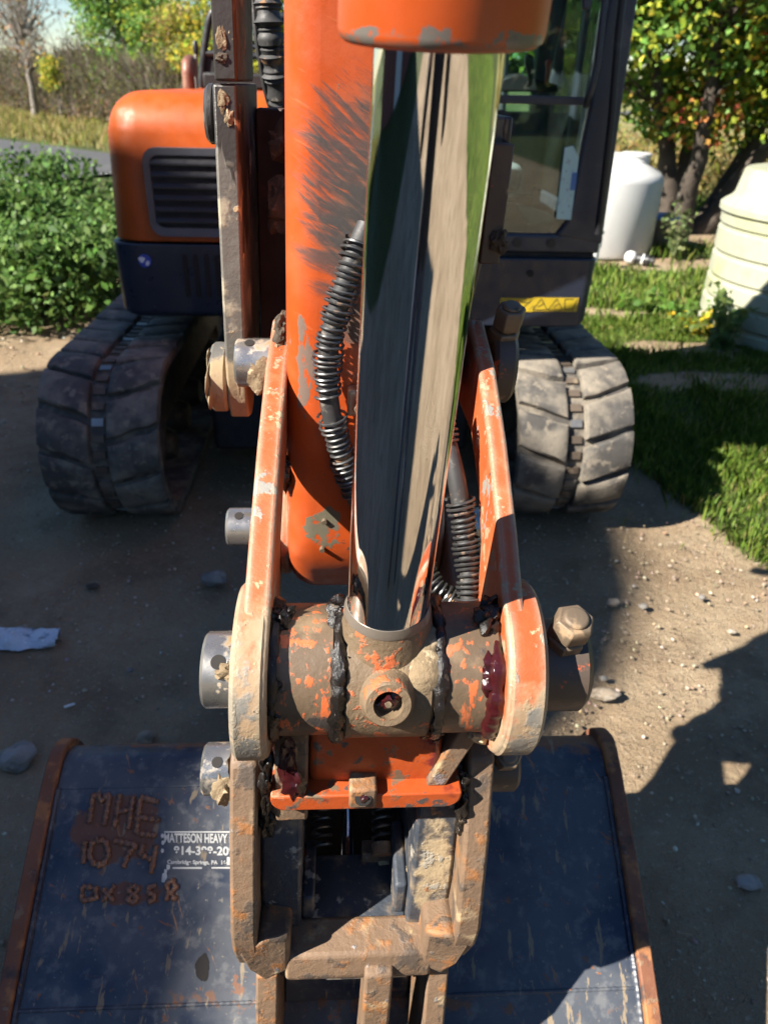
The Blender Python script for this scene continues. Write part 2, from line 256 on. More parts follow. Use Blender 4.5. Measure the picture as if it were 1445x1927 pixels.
M['barn_wall'] = mat('weathered_barn_siding', (0.16, 0.055, 0.04), 0.85, layers=[lay((0.22, 0.18, 0.15), 2, 0.55, 0.2, st=(4, 4, 0.4))], var=0.2)
M['barn_roof'] = mat('grey_barn_roof', (0.16, 0.16, 0.165), 0.6, var=0.15)
M['asphalt'] = mat('road_asphalt', (0.060, 0.060, 0.063), 0.85, layers=[lay((0.10, 0.098, 0.095), 1.2, 0.52, 0.2)], var=0.15)
M['paint_white'] = mat('road_line_paint', (0.55, 0.55, 0.52), 0.7, var=0.1)

def glass_mat():
    m = bpy.data.materials.new('tinted_cab_glass'); m.use_nodes = True; nt = NT(m); nt.n.clear()
    out = nt.new('ShaderNodeOutputMaterial'); t = nt.new('ShaderNodeBsdfTransparent'); t.inputs[0].default_value = (0.74, 0.88, 0.86, 1)
    g = nt.new('ShaderNodeBsdfGlossy'); g.inputs['Roughness'].default_value = 0.02
    fr = nt.new('ShaderNodeFresnel'); fr.inputs[0].default_value = 1.5
    f = nt.math('ADD', nt.math('MULTIPLY', fr.outputs[0], 1.3), 0.03, clamp=True)
    d = nt.new('ShaderNodeBsdfDiffuse'); d.inputs[0].default_value = (0.35, 0.38, 0.36, 1)
    co = nt.new('ShaderNodeTexCoord').outputs['Object']
    dust = nt.rng(nt.noise(co, 4.0, 5), 0.35, 0.8, 0.01, 0.07)
    mx = nt.new('ShaderNodeMixShader'); nt.l.new(f, mx.inputs[0]); nt.l.new(t.outputs[0], mx.inputs[1]); nt.l.new(g.outputs[0], mx.inputs[2])
    m2 = nt.new('ShaderNodeMixShader'); nt.l.new(dust, m2.inputs[0]); nt.l.new(mx.outputs[0], m2.inputs[1]); nt.l.new(d.outputs[0], m2.inputs[2])
    nt.l.new(m2.outputs[0], out.inputs[0]); return m
M['glass'] = glass_mat()

def ground_mat():
    m = bpy.data.materials.new('bare_dirt_and_turf_soil'); m.use_nodes = True; nt = NT(m); nt.n.clear()
    out = nt.new('ShaderNodeOutputMaterial'); p = nt.new('ShaderNodeBsdfPrincipled')
    co = nt.new('ShaderNodeTexCoord').outputs['Object']
    a = nt.new('ShaderNodeAttribute', attribute_name='cover').outputs['Fac']
    n1 = nt.noise(co, 1.3, 6, 0.6); n2 = nt.noise(co, 9, 7, 0.65); n3 = nt.noise(co, 70, 5, 0.7); n4 = nt.noise(co, 240, 3, 0.6)
    dirt = nt.mix(nt.rng(n1, 0.35, 0.65), (0.26, 0.190, 0.118), (0.385, 0.298, 0.195))
    dirt = nt.mix(nt.rng(n2, 0.42, 0.62, 0, 0.7), dirt, (0.315, 0.225, 0.140))
    dirt = nt.mix(nt.rng(n3, 0.56, 0.72, 0, 0.75), dirt, (0.52, 0.43, 0.32))
    dirt = nt.mix(nt.rng(n4, 0.56, 0.70, 0, 0.6), dirt, (0.15, 0.11, 0.075))
    dirt = nt.mix(nt.rng(nt.noise(co, 3.2, 6, 0.7), 0.50, 0.66, 0, 0.55), dirt, (0.165, 0.115, 0.072))
    soil = nt.mix(nt.rng(n2, 0.4, 0.6), (0.035, 0.055, 0.012), (0.075, 0.085, 0.028))
    far = nt.mix(nt.rng(nt.noise(co, 0.35, 6, 0.6), 0.4, 0.62), (0.235, 0.200, 0.080), (0.13, 0.15, 0.045))
    c = nt.mix(nt.rng(a, 0.25, 0.5), dirt, soil); c = nt.mix(nt.rng(a, 0.7, 1.0), c, far)
    nt.put(p.inputs['Base Color'], c); p.inputs['Roughness'].default_value = 0.95; p.inputs['Specular IOR Level'].default_value = 0.2
    h = nt.math('ADD', nt.math('MULTIPLY', n2, 1.0), nt.math('ADD', nt.math('MULTIPLY', n3, 0.5), nt.math('MULTIPLY', n4, 0.2)))
    b = nt.new('ShaderNodeBump'); b.inputs['Strength'].default_value = 0.9; b.inputs['Distance'].default_value = 0.035
    nt.l.new(h, b.inputs['Height']); nt.l.new(b.outputs[0], p.inputs['Normal']); nt.l.new(p.outputs[0], out.inputs[0]); return m
M['ground'] = ground_mat()

# ------------------------------------------------------------------ mesh helpers
def place(o, parent):
    if parent is not None:
        o.parent = parent
        if parent.type == 'EMPTY': o.matrix_parent_inverse = Matrix.Translation(parent.location).inverted()
def raw(name, verts, faces, m, parent=None, xf=ID, bevel=0.0, smooth=False, segs=2, mats=None, fmat=None):
    me = bpy.data.meshes.new(name)
    me.from_pydata([xf(v) for v in verts], [], faces)
    bm = bmesh.new(); bm.from_mesh(me); bmesh.ops.recalc_face_normals(bm, faces=bm.faces[:]); bm.to_mesh(me); bm.free()
    for k in ([m] if mats is None else mats): me.materials.append(M[k] if isinstance(k, str) else k)
    if fmat is not None: me.polygons.foreach_set('material_index', fmat)
    if smooth: me.polygons.foreach_set('use_smooth', [True] * len(me.polygons))
    o = bpy.data.objects.new(name, me); col.objects.link(o); place(o, parent)
    if bevel:
        b = o.modifiers.new('bevel', 'BEVEL'); b.width = bevel; b.segments = segs; b.limit_method = 'ANGLE'; b.angle_limit = R(35)
        b.harden_normals = False
    if smooth or bevel:
        try: me.set_sharp_from_angle(angle=R(40)); me.polygons.foreach_set('use_smooth', [True] * len(me.polygons))
        except Exception: pass
    return o
def thing(name, label, cat, loc=(0, 0, 0), group=None):
    o = bpy.data.objects.new(name, None); col.objects.link(o); o.location = loc; o.empty_display_size = 0.1
    return tag(o, label, cat, group)
def tag(o, label, cat, group=None):
    o['label'] = label; o['category'] = cat
    if group: o['group'] = group
    return o
class G:        # geometry collector
    def __init__(s): s.v = []; s.f = []; s.m = []
    def add(s, v, f, mi=0):
        k = len(s.v); s.v += [tuple(p) for p in v]; s.f += [tuple(i + k for i in q) for q in f]; s.m += [mi] * len(f); return s
    def box(s, x0, x1, y0, y1, z0, z1, mi=0):
        v = [(x, y, z) for z in (z0, z1) for y in (y0, y1) for x in (x0, x1)]
        return s.add(v, [(0, 2, 3, 1), (4, 5, 7, 6), (0, 1, 5, 4), (2, 6, 7, 3), (0, 4, 6, 2), (1, 3, 7, 5)], mi)
    def plate(s, poly, x0, x1, mi=0, axis='x', xo=None):
        """polygon in the two other axes, extruded between x0 and x1"""
        n = len(poly); v = []
        for x in (x0, x1):
            for a, b in poly:
                v.append((x, a, b) if axis == 'x' else (a, x, b) if axis == 'y' else (a, b, x))
        f = [tuple(range(n)), tuple(range(2 * n - 1, n - 1, -1))] + [(i, (i + 1) % n, (i + 1) % n + n, i + n) for i in range(n)]
        return s.add(v, f, mi)
    def cyl(s, a, b, r0, r1=None, n=24, mi=0, cap=True):
        return s.lathe(a, b, [(0, r0), (1, r0 if r1 is None else r1)], n, mi, cap)
    def lathe(s, a, b, prof, n=24, mi=0, cap=True):
        """profile of (t along a->b, radius)"""
        a = Vector(a); b = Vector(b); d = b - a; q = d.to_track_quat('Z', 'Y'); ex = q @ Vector((1, 0, 0)); ey = q @ Vector((0, 1, 0))
        v = []; f = []
        for t, r in prof:
            for i in range(n):
                w = 2 * math.pi * i / n; v.append(a + d * t + ex * (r * math.cos(w)) + ey * (r * math.sin(w)))
        for j in range(len(prof) - 1):
            for i in range(n): f.append((j * n + i, j * n + (i + 1) % n, (j + 1) * n + (i + 1) % n, (j + 1) * n + i))
        if cap: f.append(tuple(range(n - 1, -1, -1))); k = (len(prof) - 1) * n; f.append(tuple(range(k, k + n)))
        return s.add(v, f, mi)
    def tube(s, pts, r, n=10, mi=0):
        pts = [Vector(p) for p in pts]; rs = r if isinstance(r, (list, tuple)) else [r] * len(pts)
        v = []; f = []; up = None
        for i, p in enumerate(pts):
            d = (pts[min(i + 1, len(pts) - 1)] - pts[max(i - 1, 0)])
            d = d.normalized() if d.length > 1e-9 else Vector((0, 0, 1))
            if up is None: up = d.orthogonal().normalized()
            up = (up - d * up.dot(d)); up = up.normalized() if up.length > 1e-6 else d.orthogonal().normalized()
            e = d.cross(up)
            for k in range(n):
                w = 2 * math.pi * k / n; v.append(p + (up * math.cos(w) + e * math.sin(w)) * rs[i])
        for i in range(len(pts) - 1):
            for k in range(n): f.append((i * n + k, i * n + (k + 1) % n, (i + 1) * n + (k + 1) % n, (i + 1) * n + k))
        f.append(tuple(range(n - 1, -1, -1))); k = (len(pts) - 1) * n; f.append(tuple(range(k, k + n)))
        return s.add(v, f, mi)
    def hexa(s, c, ax, r, h, mi=0):
        c = Vector(c); ax = Vector(ax).normalized()
        return s.lathe(c, c + ax * h, [(0, r * 0.93), (0.12, r), (0.86, r), (1, r * 0.88)], 6, mi)
    def done(s, name, m, parent=None, xf=ID, bevel=0.0, smooth=False, segs=2, mats=None):
        return raw(name, s.v, s.f, m, parent, xf, bevel, smooth, segs, mats, s.m if mats else None)
def lump(name, c, r, m, parent=None, xf=ID, seed=0, amp=0.35, sub=3, freq=1.6):
    bm = bmesh.new(); bmesh.ops.create_icosphere(bm, subdivisions=sub, radius=1.0)
    o = Vector((seed * 3.1, seed * 1.7, seed * 0.9)); v = []
    for q in bm.verts:
        p = q.co.copy(); k = 1 + amp * (mnoise.noise(p * freq + o) + 0.5 * mnoise.noise(p * freq * 2.7 + o) + 0.25 * mnoise.noise(p * freq * 6 + o))
        v.append((c[0] + p.x * k * r[0], c[1] + p.y * k * r[1], c[2] + p.z * k * r[2]))
    f = [tuple(x.index for x in q.verts) for q in bm.faces]; bm.free()
    return raw(name, v, f, m, parent, xf, smooth=True)
def arc(cx, cy, r, a0, a1, n):
    return [(cx + r * math.cos(R(a0 + (a1 - a0) * i / n)), cy + r * math.sin(R(a0 + (a1 - a0) * i / n))) for i in range(n + 1)]
def catmull(P, n=8):
    P = [Vector(p) for p in P]; Q = [P[0] * 2 - P[1]] + P + [P[-1] * 2 - P[-2]]; out = []
    for i in range(1, len(Q) - 2):
        for k in range(n):
            t = k / n; a, b, c, d = Q[i - 1:i + 3]
            out.append(0.5 * ((2 * b) + (c - a) * t + (2 * a - 5 * b + 4 * c - d) * t * t + (3 * b - 3 * c + d - a) * t ** 3))
    out.append(P[-1]); return out
def rough_ring(name, cx, R0, r, m, parent, seed, amp=0.45, n=64, k=10, width=1.0, c=(0.56, 1.0), a0=0, a1=360):
    """an uneven bead of grease round an x-axis tube"""
    g = G(); v = []; f = []; full = (a1 - a0) >= 360
    for i in range(n + (0 if full else 1)):
        w = R(a0 + (a1 - a0) * i / n)
        for j in range(k):
            u = 2 * math.pi * j / k
            q = Vector((math.cos(w) * 3, math.sin(w) * 3, seed * 5.3 + 0.6 * math.cos(u)))
            s = r * (1 + amp * (mnoise.noise(q) * 1.3 + mnoise.noise(q * 3.1) * 0.9))
            if not full: s *= min(1, 4 * min(i, n - i) / n + 0.15)
            rad = R0 + s * math.cos(u); v.append((cx + s * width * math.sin(u) + 0.25 * r * mnoise.noise(q * 1.7 + Vector((9, 0, 0))), c[0] + rad * math.cos(w), c[1] + rad * math.sin(w)))
    N = n if full else n
    for i in range(N):
        i2 = (i + 1) % n if full else i + 1
        for j in range(k): f.append((i * k + j, i2 * k + j, i2 * k + (j + 1) % k, i * k + (j + 1) % k))
    return raw(name, v, f, m, parent, AX, smooth=True)
#@@SECTION_STRUCTURE
# ------------------------------------------------------------------ ground, road, field
def smooth01(t): t = np.clip(t, 0, 1); return t * t * (3 - 2 * t)
def vnoise(x, y, s, seed=0):
    """cheap smooth value noise, vectorised"""
    x = np.asarray(x) * s + seed * 17.3; y = np.asarray(y) * s - seed * 9.1
    i = np.floor(x); j = np.floor(y); u = smooth01(x - i); v = smooth01(y - j)
    h = lambda a, b: np.modf(np.abs(np.sin(a * 127.1 + b * 311.7 + seed) * 43758.5453))[0]
    return (h(i, j) * (1 - u) + h(i + 1, j) * u) * (1 - v) + (h(i, j + 1) * (1 - u) + h(i + 1, j + 1) * u) * v
_ra = at_ground(0, 262); _rb = at_ground(195, 287)
ROAD_D = (_rb - _ra).normalized(); ROAD_N = Vector((ROAD_D.y, -ROAD_D.x, 0))       # towards the camera
if ROAD_N.y > 0: ROAD_N = -ROAD_N
ROAD_W = 4.6
def road_s(x, y): return (np.asarray(x) - _ra.x) * ROAD_N.x + (np.asarray(y) - _ra.y) * ROAD_N.y
BARE = [(at_ground(1185, 592), 0.55, 0.16), (at_ground(1270, 655), 0.40, 0.17), (at_ground(1390, 720), 0.55, 0.24), (at_ground(1270, 497), 0.9, 0.32), (at_ground(1275, 440), 1.6, 0.9), (at_ground(1190, 500), 0.7, 0.2)]
def cover(x, y):
    x = np.asarray(x, float); y = np.asarray(y, float)
    n = vnoise(x, y, 1.7, 1) * 0.6 + vnoise(x, y, 5.0, 2) * 0.4
    xb = np.interp(y, [-40, -3, 1.0, 2.3, 2.7, 3.4, 5, 8, 12], [5.2, 5.2, 4.2, 1.34, 1.22, 1.10, 0.95, -0.5, -3.0])
    c = smooth01((x - xb + (n - 0.5) * 0.5) / 0.28 + 0.5)
    for p, rx, ry in BARE:
        d = np.sqrt(((x - p.x) / rx) ** 2 + ((y - p.y) / ry) ** 2) + (n - 0.5) * 0.8
        c = c * (0.16 + 0.84 * smooth01((d - 0.75) / 0.4))
    left = np.maximum(smooth01((y - 6.8) / 0.8) * (x < -0.3), smooth01((-x - 3.6) / 0.8))
    c = np.maximum(c, left)
    s = road_s(x, y); far = smooth01((-s - 0.2) / 0.5) * (y > 10) + smooth01((y - 15) / 3) * (x > 0)
    return np.clip(c * 0.6 + np.clip(far, 0, 1) * 0.5, 0, 1)
def spaced(lo, hi, d0, d1, step):
    mid = list(np.arange(d0, d1 + 1e-6, step)); a = []; t = step; p = d0
    while p > lo: t *= 1.35; p -= t; a.append(p)
    b = []; t = step; p = d1
    while p < hi: t *= 1.35; p += t; b.append(p)
    return np.array(a[::-1] + mid + b)
gx = spaced(-700, 700, -5, 6, 0.11); gy = spaced(-500, 900, -0.6, 13, 0.11)
X, Yg = np.meshgrid(gx, gy); X = X.ravel(); Yg = Yg.ravel()
near = smooth01((9 - np.hypot(X, Yg - 3)) / 4)
Z = ((vnoise(X, Yg, 1.1, 5) - 0.5) * 0.03 + (vnoise(X, Yg, 4, 6) - 0.5) * 0.022) * near - 0.012
Z -= 0.03 * smooth01((0.42 - np.abs(X + 0.0)) / 0.2) * 0
me = bpy.data.meshes.new('ground'); nx, ny = len(gx), len(gy)
idx = np.arange(nx * ny).reshape(ny, nx)
quads = np.stack([idx[:-1, :-1], idx[:-1, 1:], idx[1:, 1:], idx[1:, :-1]], -1).reshape(-1, 4)
me.vertices.add(nx * ny); me.vertices.foreach_set('co', np.stack([X, Yg, Z], 1).ravel())
me.loops.add(quads.size); me.loops.foreach_set('vertex_index', quads.ravel().astype(np.int32))
me.polygons.add(len(quads)); me.polygons.foreach_set('loop_start', np.arange(0, quads.size, 4, dtype=np.int32))
me.polygons.foreach_set('use_smooth', np.ones(len(quads), bool)); me.update(calc_edges=True)
at = me.attributes.new('cover', 'FLOAT', 'POINT'); at.data.foreach_set('value', cover(X, Yg).astype(np.float32))
me.materials.append(M['ground'])
ground = bpy.data.objects.new('ground', me); col.objects.link(ground); ground['kind'] = 'structure'
def strip(name, s0, s1, z, m, t0=-120, t1=160):
    pts = []
    for t in np.linspace(t0, t1, 64):
        for s in (s0, s1):
            p = _ra + ROAD_D * t + ROAD_N * s; bend = max(0.0, t - 9.0); pts.append((p.x - bend * 0.45, p.y + bend * 1.35, z))
    f = [(2 * i, 2 * i + 1, 2 * i + 3, 2 * i + 2) for i in range(63)]
    return raw(name, pts, f, m)
road = strip('road', 0.0, ROAD_W, 0.004, 'asphalt'); road['kind'] = 'structure'
strip('road_line', ROAD_W - 0.62, ROAD_W - 0.46, 0.008, 'paint_white', -40, 60)['kind'] = 'structure'
bpy.data.objects['road_line'].parent = road

# ------------------------------------------------------------------ vegetation
def tint_mesh(name, verts, faces_n, loops, tint, m, parent=None):
    """verts (V,3), all faces with faces_n corners, tint (V,3)"""
    me = bpy.data.meshes.new(name); V = len(verts); F = len(loops) // faces_n
    me.vertices.add(V); me.vertices.foreach_set('co', np.asarray(verts, np.float32).ravel())
    me.loops.add(len(loops)); me.loops.foreach_set('vertex_index', np.asarray(loops, np.int32))
    me.polygons.add(F); me.polygons.foreach_set('loop_start', np.arange(0, len(loops), faces_n, dtype=np.int32))
    me.update(calc_edges=True)
    a = me.attributes.new('tint', 'FLOAT_COLOR', 'POINT')
    a.data.foreach_set('color', np.concatenate([np.asarray(tint, np.float32), np.ones((V, 1), np.float32)], 1).ravel())
    me.materials.append(M[m]); o = bpy.data.objects.new(name, me); col.objects.link(o); place(o, parent); return o
def unit(v): return v / np.maximum(np.linalg.norm(v, axis=1, keepdims=True), 1e-9)
def leaves(name, pos, size, tint, parent=None, upb=0.6, wide=0.75, m='leaf', droop=0.3):
    n = len(pos); nrm = unit(RNG.normal(size=(n, 3)) + np.array([-0.25, -0.2, 0.35]) * upb * 2)
    d = unit(np.cross(nrm, RNG.normal(size=(n, 3)))); d[:, 2] -= droop; d = unit(d); s = unit(np.cross(d, nrm))
    L = size[:, None]; fold = nrm * L * 0.10
    a = pos - d * L * 0.5; b = pos + s * L * 0.5 * wide + fold - d * L * 0.05; c = pos + d * L * 0.5; e = pos - s * L * 0.5 * wide + fold - d * L * 0.05
    V = np.stack([a, b, c, e], 1).reshape(-1, 3); k = np.arange(n) * 4
    loops = np.stack([k, k + 1, k + 2, k + 3], 1).ravel()
    return tint_mesh(name, V, 4, loops, np.repeat(tint, 4, 0), m, parent)
def pick_tint(n, cols, w, jit=0.25):
    cols = np.array(cols, float); i = RNG.choice(len(cols), n, p=np.array(w) / sum(w))
    return np.clip(cols[i] * (1 + RNG.normal(size=(n, 1)) * jit * 0.6) * (1 + RNG.normal(size=(n, 3)) * jit * 0.3), 0.004, 1)
def branch_paths(base, tips, rnd, r0, bend=0.25, seg=6):
    """one path from base to every tip, with a little wander"""
    out = []
    for t in tips:
        b = Vector(base); t = Vector(t); L = (t - b).length; P = []
        mid = b.lerp(t, 0.45) + Vector((rnd.uniform(-1, 1), rnd.uniform(-1, 1), rnd.uniform(-0.2, 0.6))) * L * bend * 0.5
        for i in range(seg + 1):
            u = i / seg; p = b * (1 - u) ** 2 + mid * 2 * u * (1 - u) + t * u * u
            P.append(p + Vector((rnd.uniform(-1, 1), rnd.uniform(-1, 1), rnd.uniform(-1, 1))) * L * 0.015 * (0 < i < seg))
        out.append((P, [r0 * (1 - 0.85 * i / seg) for i in range(seg + 1)]))
    return out
def tree(name, label, cat, base, height, crown_c, crown_r, n_clusters, n_leaves, leaf, cols, w, rc, seed, boost=1.6, bark='bark_grey', stems=1, trunk_r=0.12, group=None, twig=0, low=None, tipcols=None, fork=0.3):
    rnd = random.Random(seed); t = thing(name, label, cat, base, group); base = Vector(base)
    cc = base + Vector(crown_c); g = G(); C = []
    for i in range(n_clusters):
        while True:
            q = Vector((rnd.uniform(-1, 1), rnd.uniform(-1, 1), rnd.uniform(-1, 1)))
            if 0.30 < q.length < 1: break
        C.append(cc + Vector((q.x * crown_r[0], q.y * crown_r[1], q.z * crown_r[2])))
    roots = []
    for s in range(stems):
        a = 2 * math.pi * s / stems + rnd.uniform(-0.4, 0.4); sp = 0.0 if stems == 1 else trunk_r * 1.2
        b = base + Vector((math.cos(a) * sp, math.sin(a) * sp, -0.05))
        top = base.lerp(cc, 0.75) + (Vector((math.cos(a) * crown_r[0] * 0.45, math.sin(a) * crown_r[1] * 0.45, 0)) if stems > 1 else Vector((0, 0, 0)))
        P = branch_paths(b, [top], rnd, trunk_r, 0.15 if stems == 1 else 0.3, 8)[0]
        rr = [trunk_r * (1.25 if i == 0 else 1) * (1 - 0.7 * i / 8) for i in range(9)]
        g.tube(P[0], rr, 9); roots.append(P[0])
    for c in C:
        P = min(roots, key=lambda p: (p[4] - c).length); k = min(range(2, 9), key=lambda i: (P[i] - c).length + (P[i].z > c.z) * 5)
        k = max(2, k - 1)
        for path, rr in branch_paths(P[k], [c], rnd, trunk_r * fork, 0.3, 5): g.tube(path, [max(r, trunk_r * 0.03) for r in rr], 5)
    for i in range(twig):
        c = rnd.choice(C); d = Vector((rnd.gauss(0, 1), rnd.gauss(0, 1), rnd.gauss(0.4, 0.8))).normalized()
        L = rc * rnd.uniform(0.7, 1.8); s = c + Vector((rnd.gauss(0, 1), rnd.gauss(0, 1), rnd.gauss(0, 1))) * rc * 0.2
        g.tube([s, s + d * L * 0.5 + Vector((rnd.gauss(0, 1), rnd.gauss(0, 1), 0)) * L * 0.1, s + d * L], [trunk_r * 0.07, trunk_r * 0.045, trunk_r * 0.02], 3)
    g.done('trunk', bark, t, smooth=True)
    if n_leaves:
        Ca = np.array([tuple(c) for c in C]); i = RNG.integers(0, len(C), n_leaves); rs = rc * (0.6 + 0.8 * RNG.random(len(C)))
        q = unit(RNG.normal(size=(n_leaves, 3))) * (RNG.random((n_leaves, 1)) ** 0.45)
        pos = Ca[i] + q * rs[i][:, None] * np.array([1.15, 1.15, 0.75])
        tint = pick_tint(n_leaves, cols, w)
        if tipcols is not None:
            sel = (RNG.random(len(C)) < tipcols[1])[i] & (RNG.random(n_leaves) < 0.75); tint[sel] = pick_tint(int(sel.sum()), tipcols[0], [1] * len(tipcols[0]))
        tint = np.clip(tint * boost * (0.8 + 0.45 * RNG.random(len(C)))[i][:, None], 0, 0.7)
        leaves('crown', pos, leaf * (0.6 + 0.8 * RNG.random(n_leaves)), tint, t)
    return t
GREEN = (0.060, 0.115, 0.020); YGREEN = (0.20, 0.23, 0.028); YELLOW = (0.36, 0.27, 0.035); OLIVE = (0.12, 0.12, 0.035); ORNG = (0.50, 0.16, 0.045); REDL = (0.50, 0.085, 0.05); BROWNL = (0.20, 0.13, 0.065); LGREEN = (0.10, 0.185, 0.045)
tb = at_ground(1280, 432)
tree('maple_tree', 'leafy maple with several dark stems, green turning yellow and orange, behind the white tank', 'tree', tb, 5.0, (0.15, 0.20, 3.0), (2.6, 2.0, 1.9), 230, 62000, 0.082,
     [GREEN, YGREEN, LGREEN, YELLOW], [4.5, 3.2, 2.4, 0.9], 0.42, 3, bark='bark', stems=7, trunk_r=0.13, tipcols=([ORNG, YELLOW, ORNG, REDL, YGREEN], 0.20), fork=0.16, boost=1.8)
def line_pt(px, back=0.0):
    p = at_ground(px, 205 + px / 195.0 * 26); return Vector((p.x + back * 0.3, p.y + back, 0))
WOODS = 'trees along the edge of the field'
tree('bare_tree', 'tall bare grey tree standing over the brush at left', 'tree', line_pt(108, -1.2), 6, (0, 0, 3.9), (1.9, 1.6, 2.6), 46, 350, 0.16, [BROWNL], [1], 0.8, 11, trunk_r=0.16, twig=520, group=WOODS, fork=0.24)
tree('bare_tree', 'slim bare tree at the left edge of the picture', 'tree', line_pt(15, 1.5), 6, (0, 0, 3.6), (1.3, 1.3, 2.0), 34, 900, 0.14, [BROWNL, OLIVE, (0.16, 0.13, 0.09)], [2, 1, 2], 0.7, 12, trunk_r=0.12, twig=300, group=WOODS, fork=0.24)
tree('green_tree', 'tall light green tree left of the orange hood', 'tree', line_pt(236, 1.0), 7, (0, 0, 3.6), (1.8, 1.6, 3.3), 120, 26000, 0.105, [LGREEN, GREEN, YGREEN], [4, 1.6, 1.6], 0.70, 13, trunk_r=0.16, group=WOODS)
tree('green_tree', 'slender light green tree right of the tall one beyond the field', 'tree', line_pt(302, 0.6), 6, (0, 0, 2.3), (0.85, 0.8, 2.1), 60, 12000, 0.095, [LGREEN, YGREEN, GREEN], [3, 2, 1], 0.5, 14, trunk_r=0.10, group=WOODS)
tree('autumn_tree', 'yellow-brown autumn tree just above the exhaust pipe', 'tree', line_pt(356, 0.0), 5, (0, 0, 1.75), (0.80, 0.8, 1.45), 50, 11000, 0.085, [YELLOW, OLIVE, BROWNL, YGREEN], [1.2, 2.5, 1.5, 2], 0.45, 15, trunk_r=0.09, group=WOODS)
tree('autumn_tree', 'yellow-green tree seen behind the black guard frame', 'tree', line_pt(470, -1), 5, (0.4, 0, 2.2), (1.5, 1.2, 1.8), 60, 14000, 0.10, [YELLOW, OLIVE, YGREEN, GREEN], [2, 2, 2, 1], 0.45, 16, trunk_r=0.09, group=WOODS)
tree('yellow_sapling', 'small bright yellow-green sapling in the brush', 'tree', line_pt(152, -1.0), 3, (0, 0, 1.5), (0.45, 0.5, 0.6), 18, 2600, 0.09, [YGREEN, YELLOW, LGREEN], [3, 2, 1], 0.3, 17, trunk_r=0.04, group=WOODS)
tree('olive_tree', 'dull olive tree behind the bare tree', 'tree', line_pt(178, 7), 6, (0, 0, 1.9), (2.6, 2, 1.5), 80, 15000, 0.12, [OLIVE, LGREEN, (0.17, 0.15, 0.07)], [2, 2, 2], 0.7, 18, trunk_r=0.10, group=WOODS, twig=150)
tree('olive_tree', 'greyish brown tree at the far left of the woods', 'tree', line_pt(60, 6), 6, (0, 0, 1.5), (3.0, 2, 1.1), 80, 14000, 0.12, [BROWNL, OLIVE, (0.19, 0.16, 0.11)], [3, 1.5, 3], 0.7, 19, trunk_r=0.10, group=WOODS, twig=250)
tree('olive_tree', 'brownish tree between the green trees and the brush', 'tree', line_pt(285, 9), 6, (0.5, 0, 1.7), (2.4, 2, 1.3), 60, 13000, 0.12, [BROWNL, OLIVE, (0.22, 0.13, 0.07)], [2, 1.5, 2], 0.7, 20, trunk_r=0.10, group=WOODS, twig=150)
k = 0
for (x, y, h, cs, lab) in [(1.2, 21, 5.5, [GREEN, YGREEN, LGREEN], 'green tree seen through the cab windows'),
                            (13.5, 21, 6, [OLIVE, BROWNL, GREEN], 'olive brown tree far behind the cream tank'), (-2.0, 22, 6, [YGREEN, GREEN, OLIVE], 'bushy tree hidden mostly behind the arm')]:
    k += 1
    tree('background_tree', lab, 'tree', (x, y, 0), h, (0, 0, h * 0.56), (2.3, 1.8, h * 0.40), 50, 7000, 0.19, cs, [2, 2, 1], 0.65, 30 + k, trunk_r=0.12, group='trees behind the tanks')
# grey-brown brush under the woods: a mass of twigs and small leaves
n = 26000
tt = RNG.random(n); bx = []; A0 = line_pt(-160, 0.5); B0 = line_pt(560, -2.0)
P = np.array(A0)[None] * (1 - tt[:, None]) + np.array(B0)[None] * tt[:, None]
P[:, 1] += RNG.random(n) * 5.0; hgt = 0.55 + 1.25 * vnoise(P[:, 0], P[:, 1], 0.55, 3) + 0.4 * vnoise(P[:, 0], P[:, 1], 2.0, 4)
P[:, 2] = RNG.random(n) ** 0.8 * hgt * 1.25
d = unit(RNG.normal(size=(n, 3)) * np.array([0.7, 0.5, 0.7]) + np.array([0, 0, 0.9])); s = unit(np.cross(d, np.array([[0.1, 1.0, 0.1]]))) * 0.016
L = (0.25 + 0.5 * RNG.random(n))[:, None]
V = np.stack([P - s, P + s, P + d * L + s * 0.3, P + d * L - s * 0.3], 1).reshape(-1, 3); kk = np.arange(n) * 4
tw = pick_tint(n, [(0.12, 0.092, 0.066), (0.075, 0.056, 0.04), (0.16, 0.13, 0.095), (0.11, 0.11, 0.04)], [3, 3, 1.2, 3])
br = tint_mesh('brush', V, 4, np.stack([kk, kk + 1, kk + 2, kk + 3], 1).ravel(), np.repeat(tw, 4, 0), 'leaf')
br['kind'] = 'stuff'; tag(br, 'tangled grey-brown brush along the far edge of the field', 'brush')
n = 20000; tt = RNG.random(n); P = np.array(A0)[None] * (1 - tt[:, None]) + np.array(B0)[None] * tt[:, None]
P[:, 1] += RNG.random(n) * 4.5; P[:, 2] = RNG.random(n) ** 0.9 * (0.5 + 1.5 * vnoise(P[:, 0], P[:, 1], 0.6, 8))
bl = leaves('brush_leaves', P, 0.06 + 0.08 * RNG.random(n), pick_tint(n, [BROWNL, OLIVE, (0.25, 0.18, 0.10), YGREEN, (0.24, 0.12, 0.07)], [3, 2.5, 2, 0.7, 1])); bl['kind'] = 'stuff'
tag(bl, 'withered leaves hanging in the brush beyond the field', 'brush')
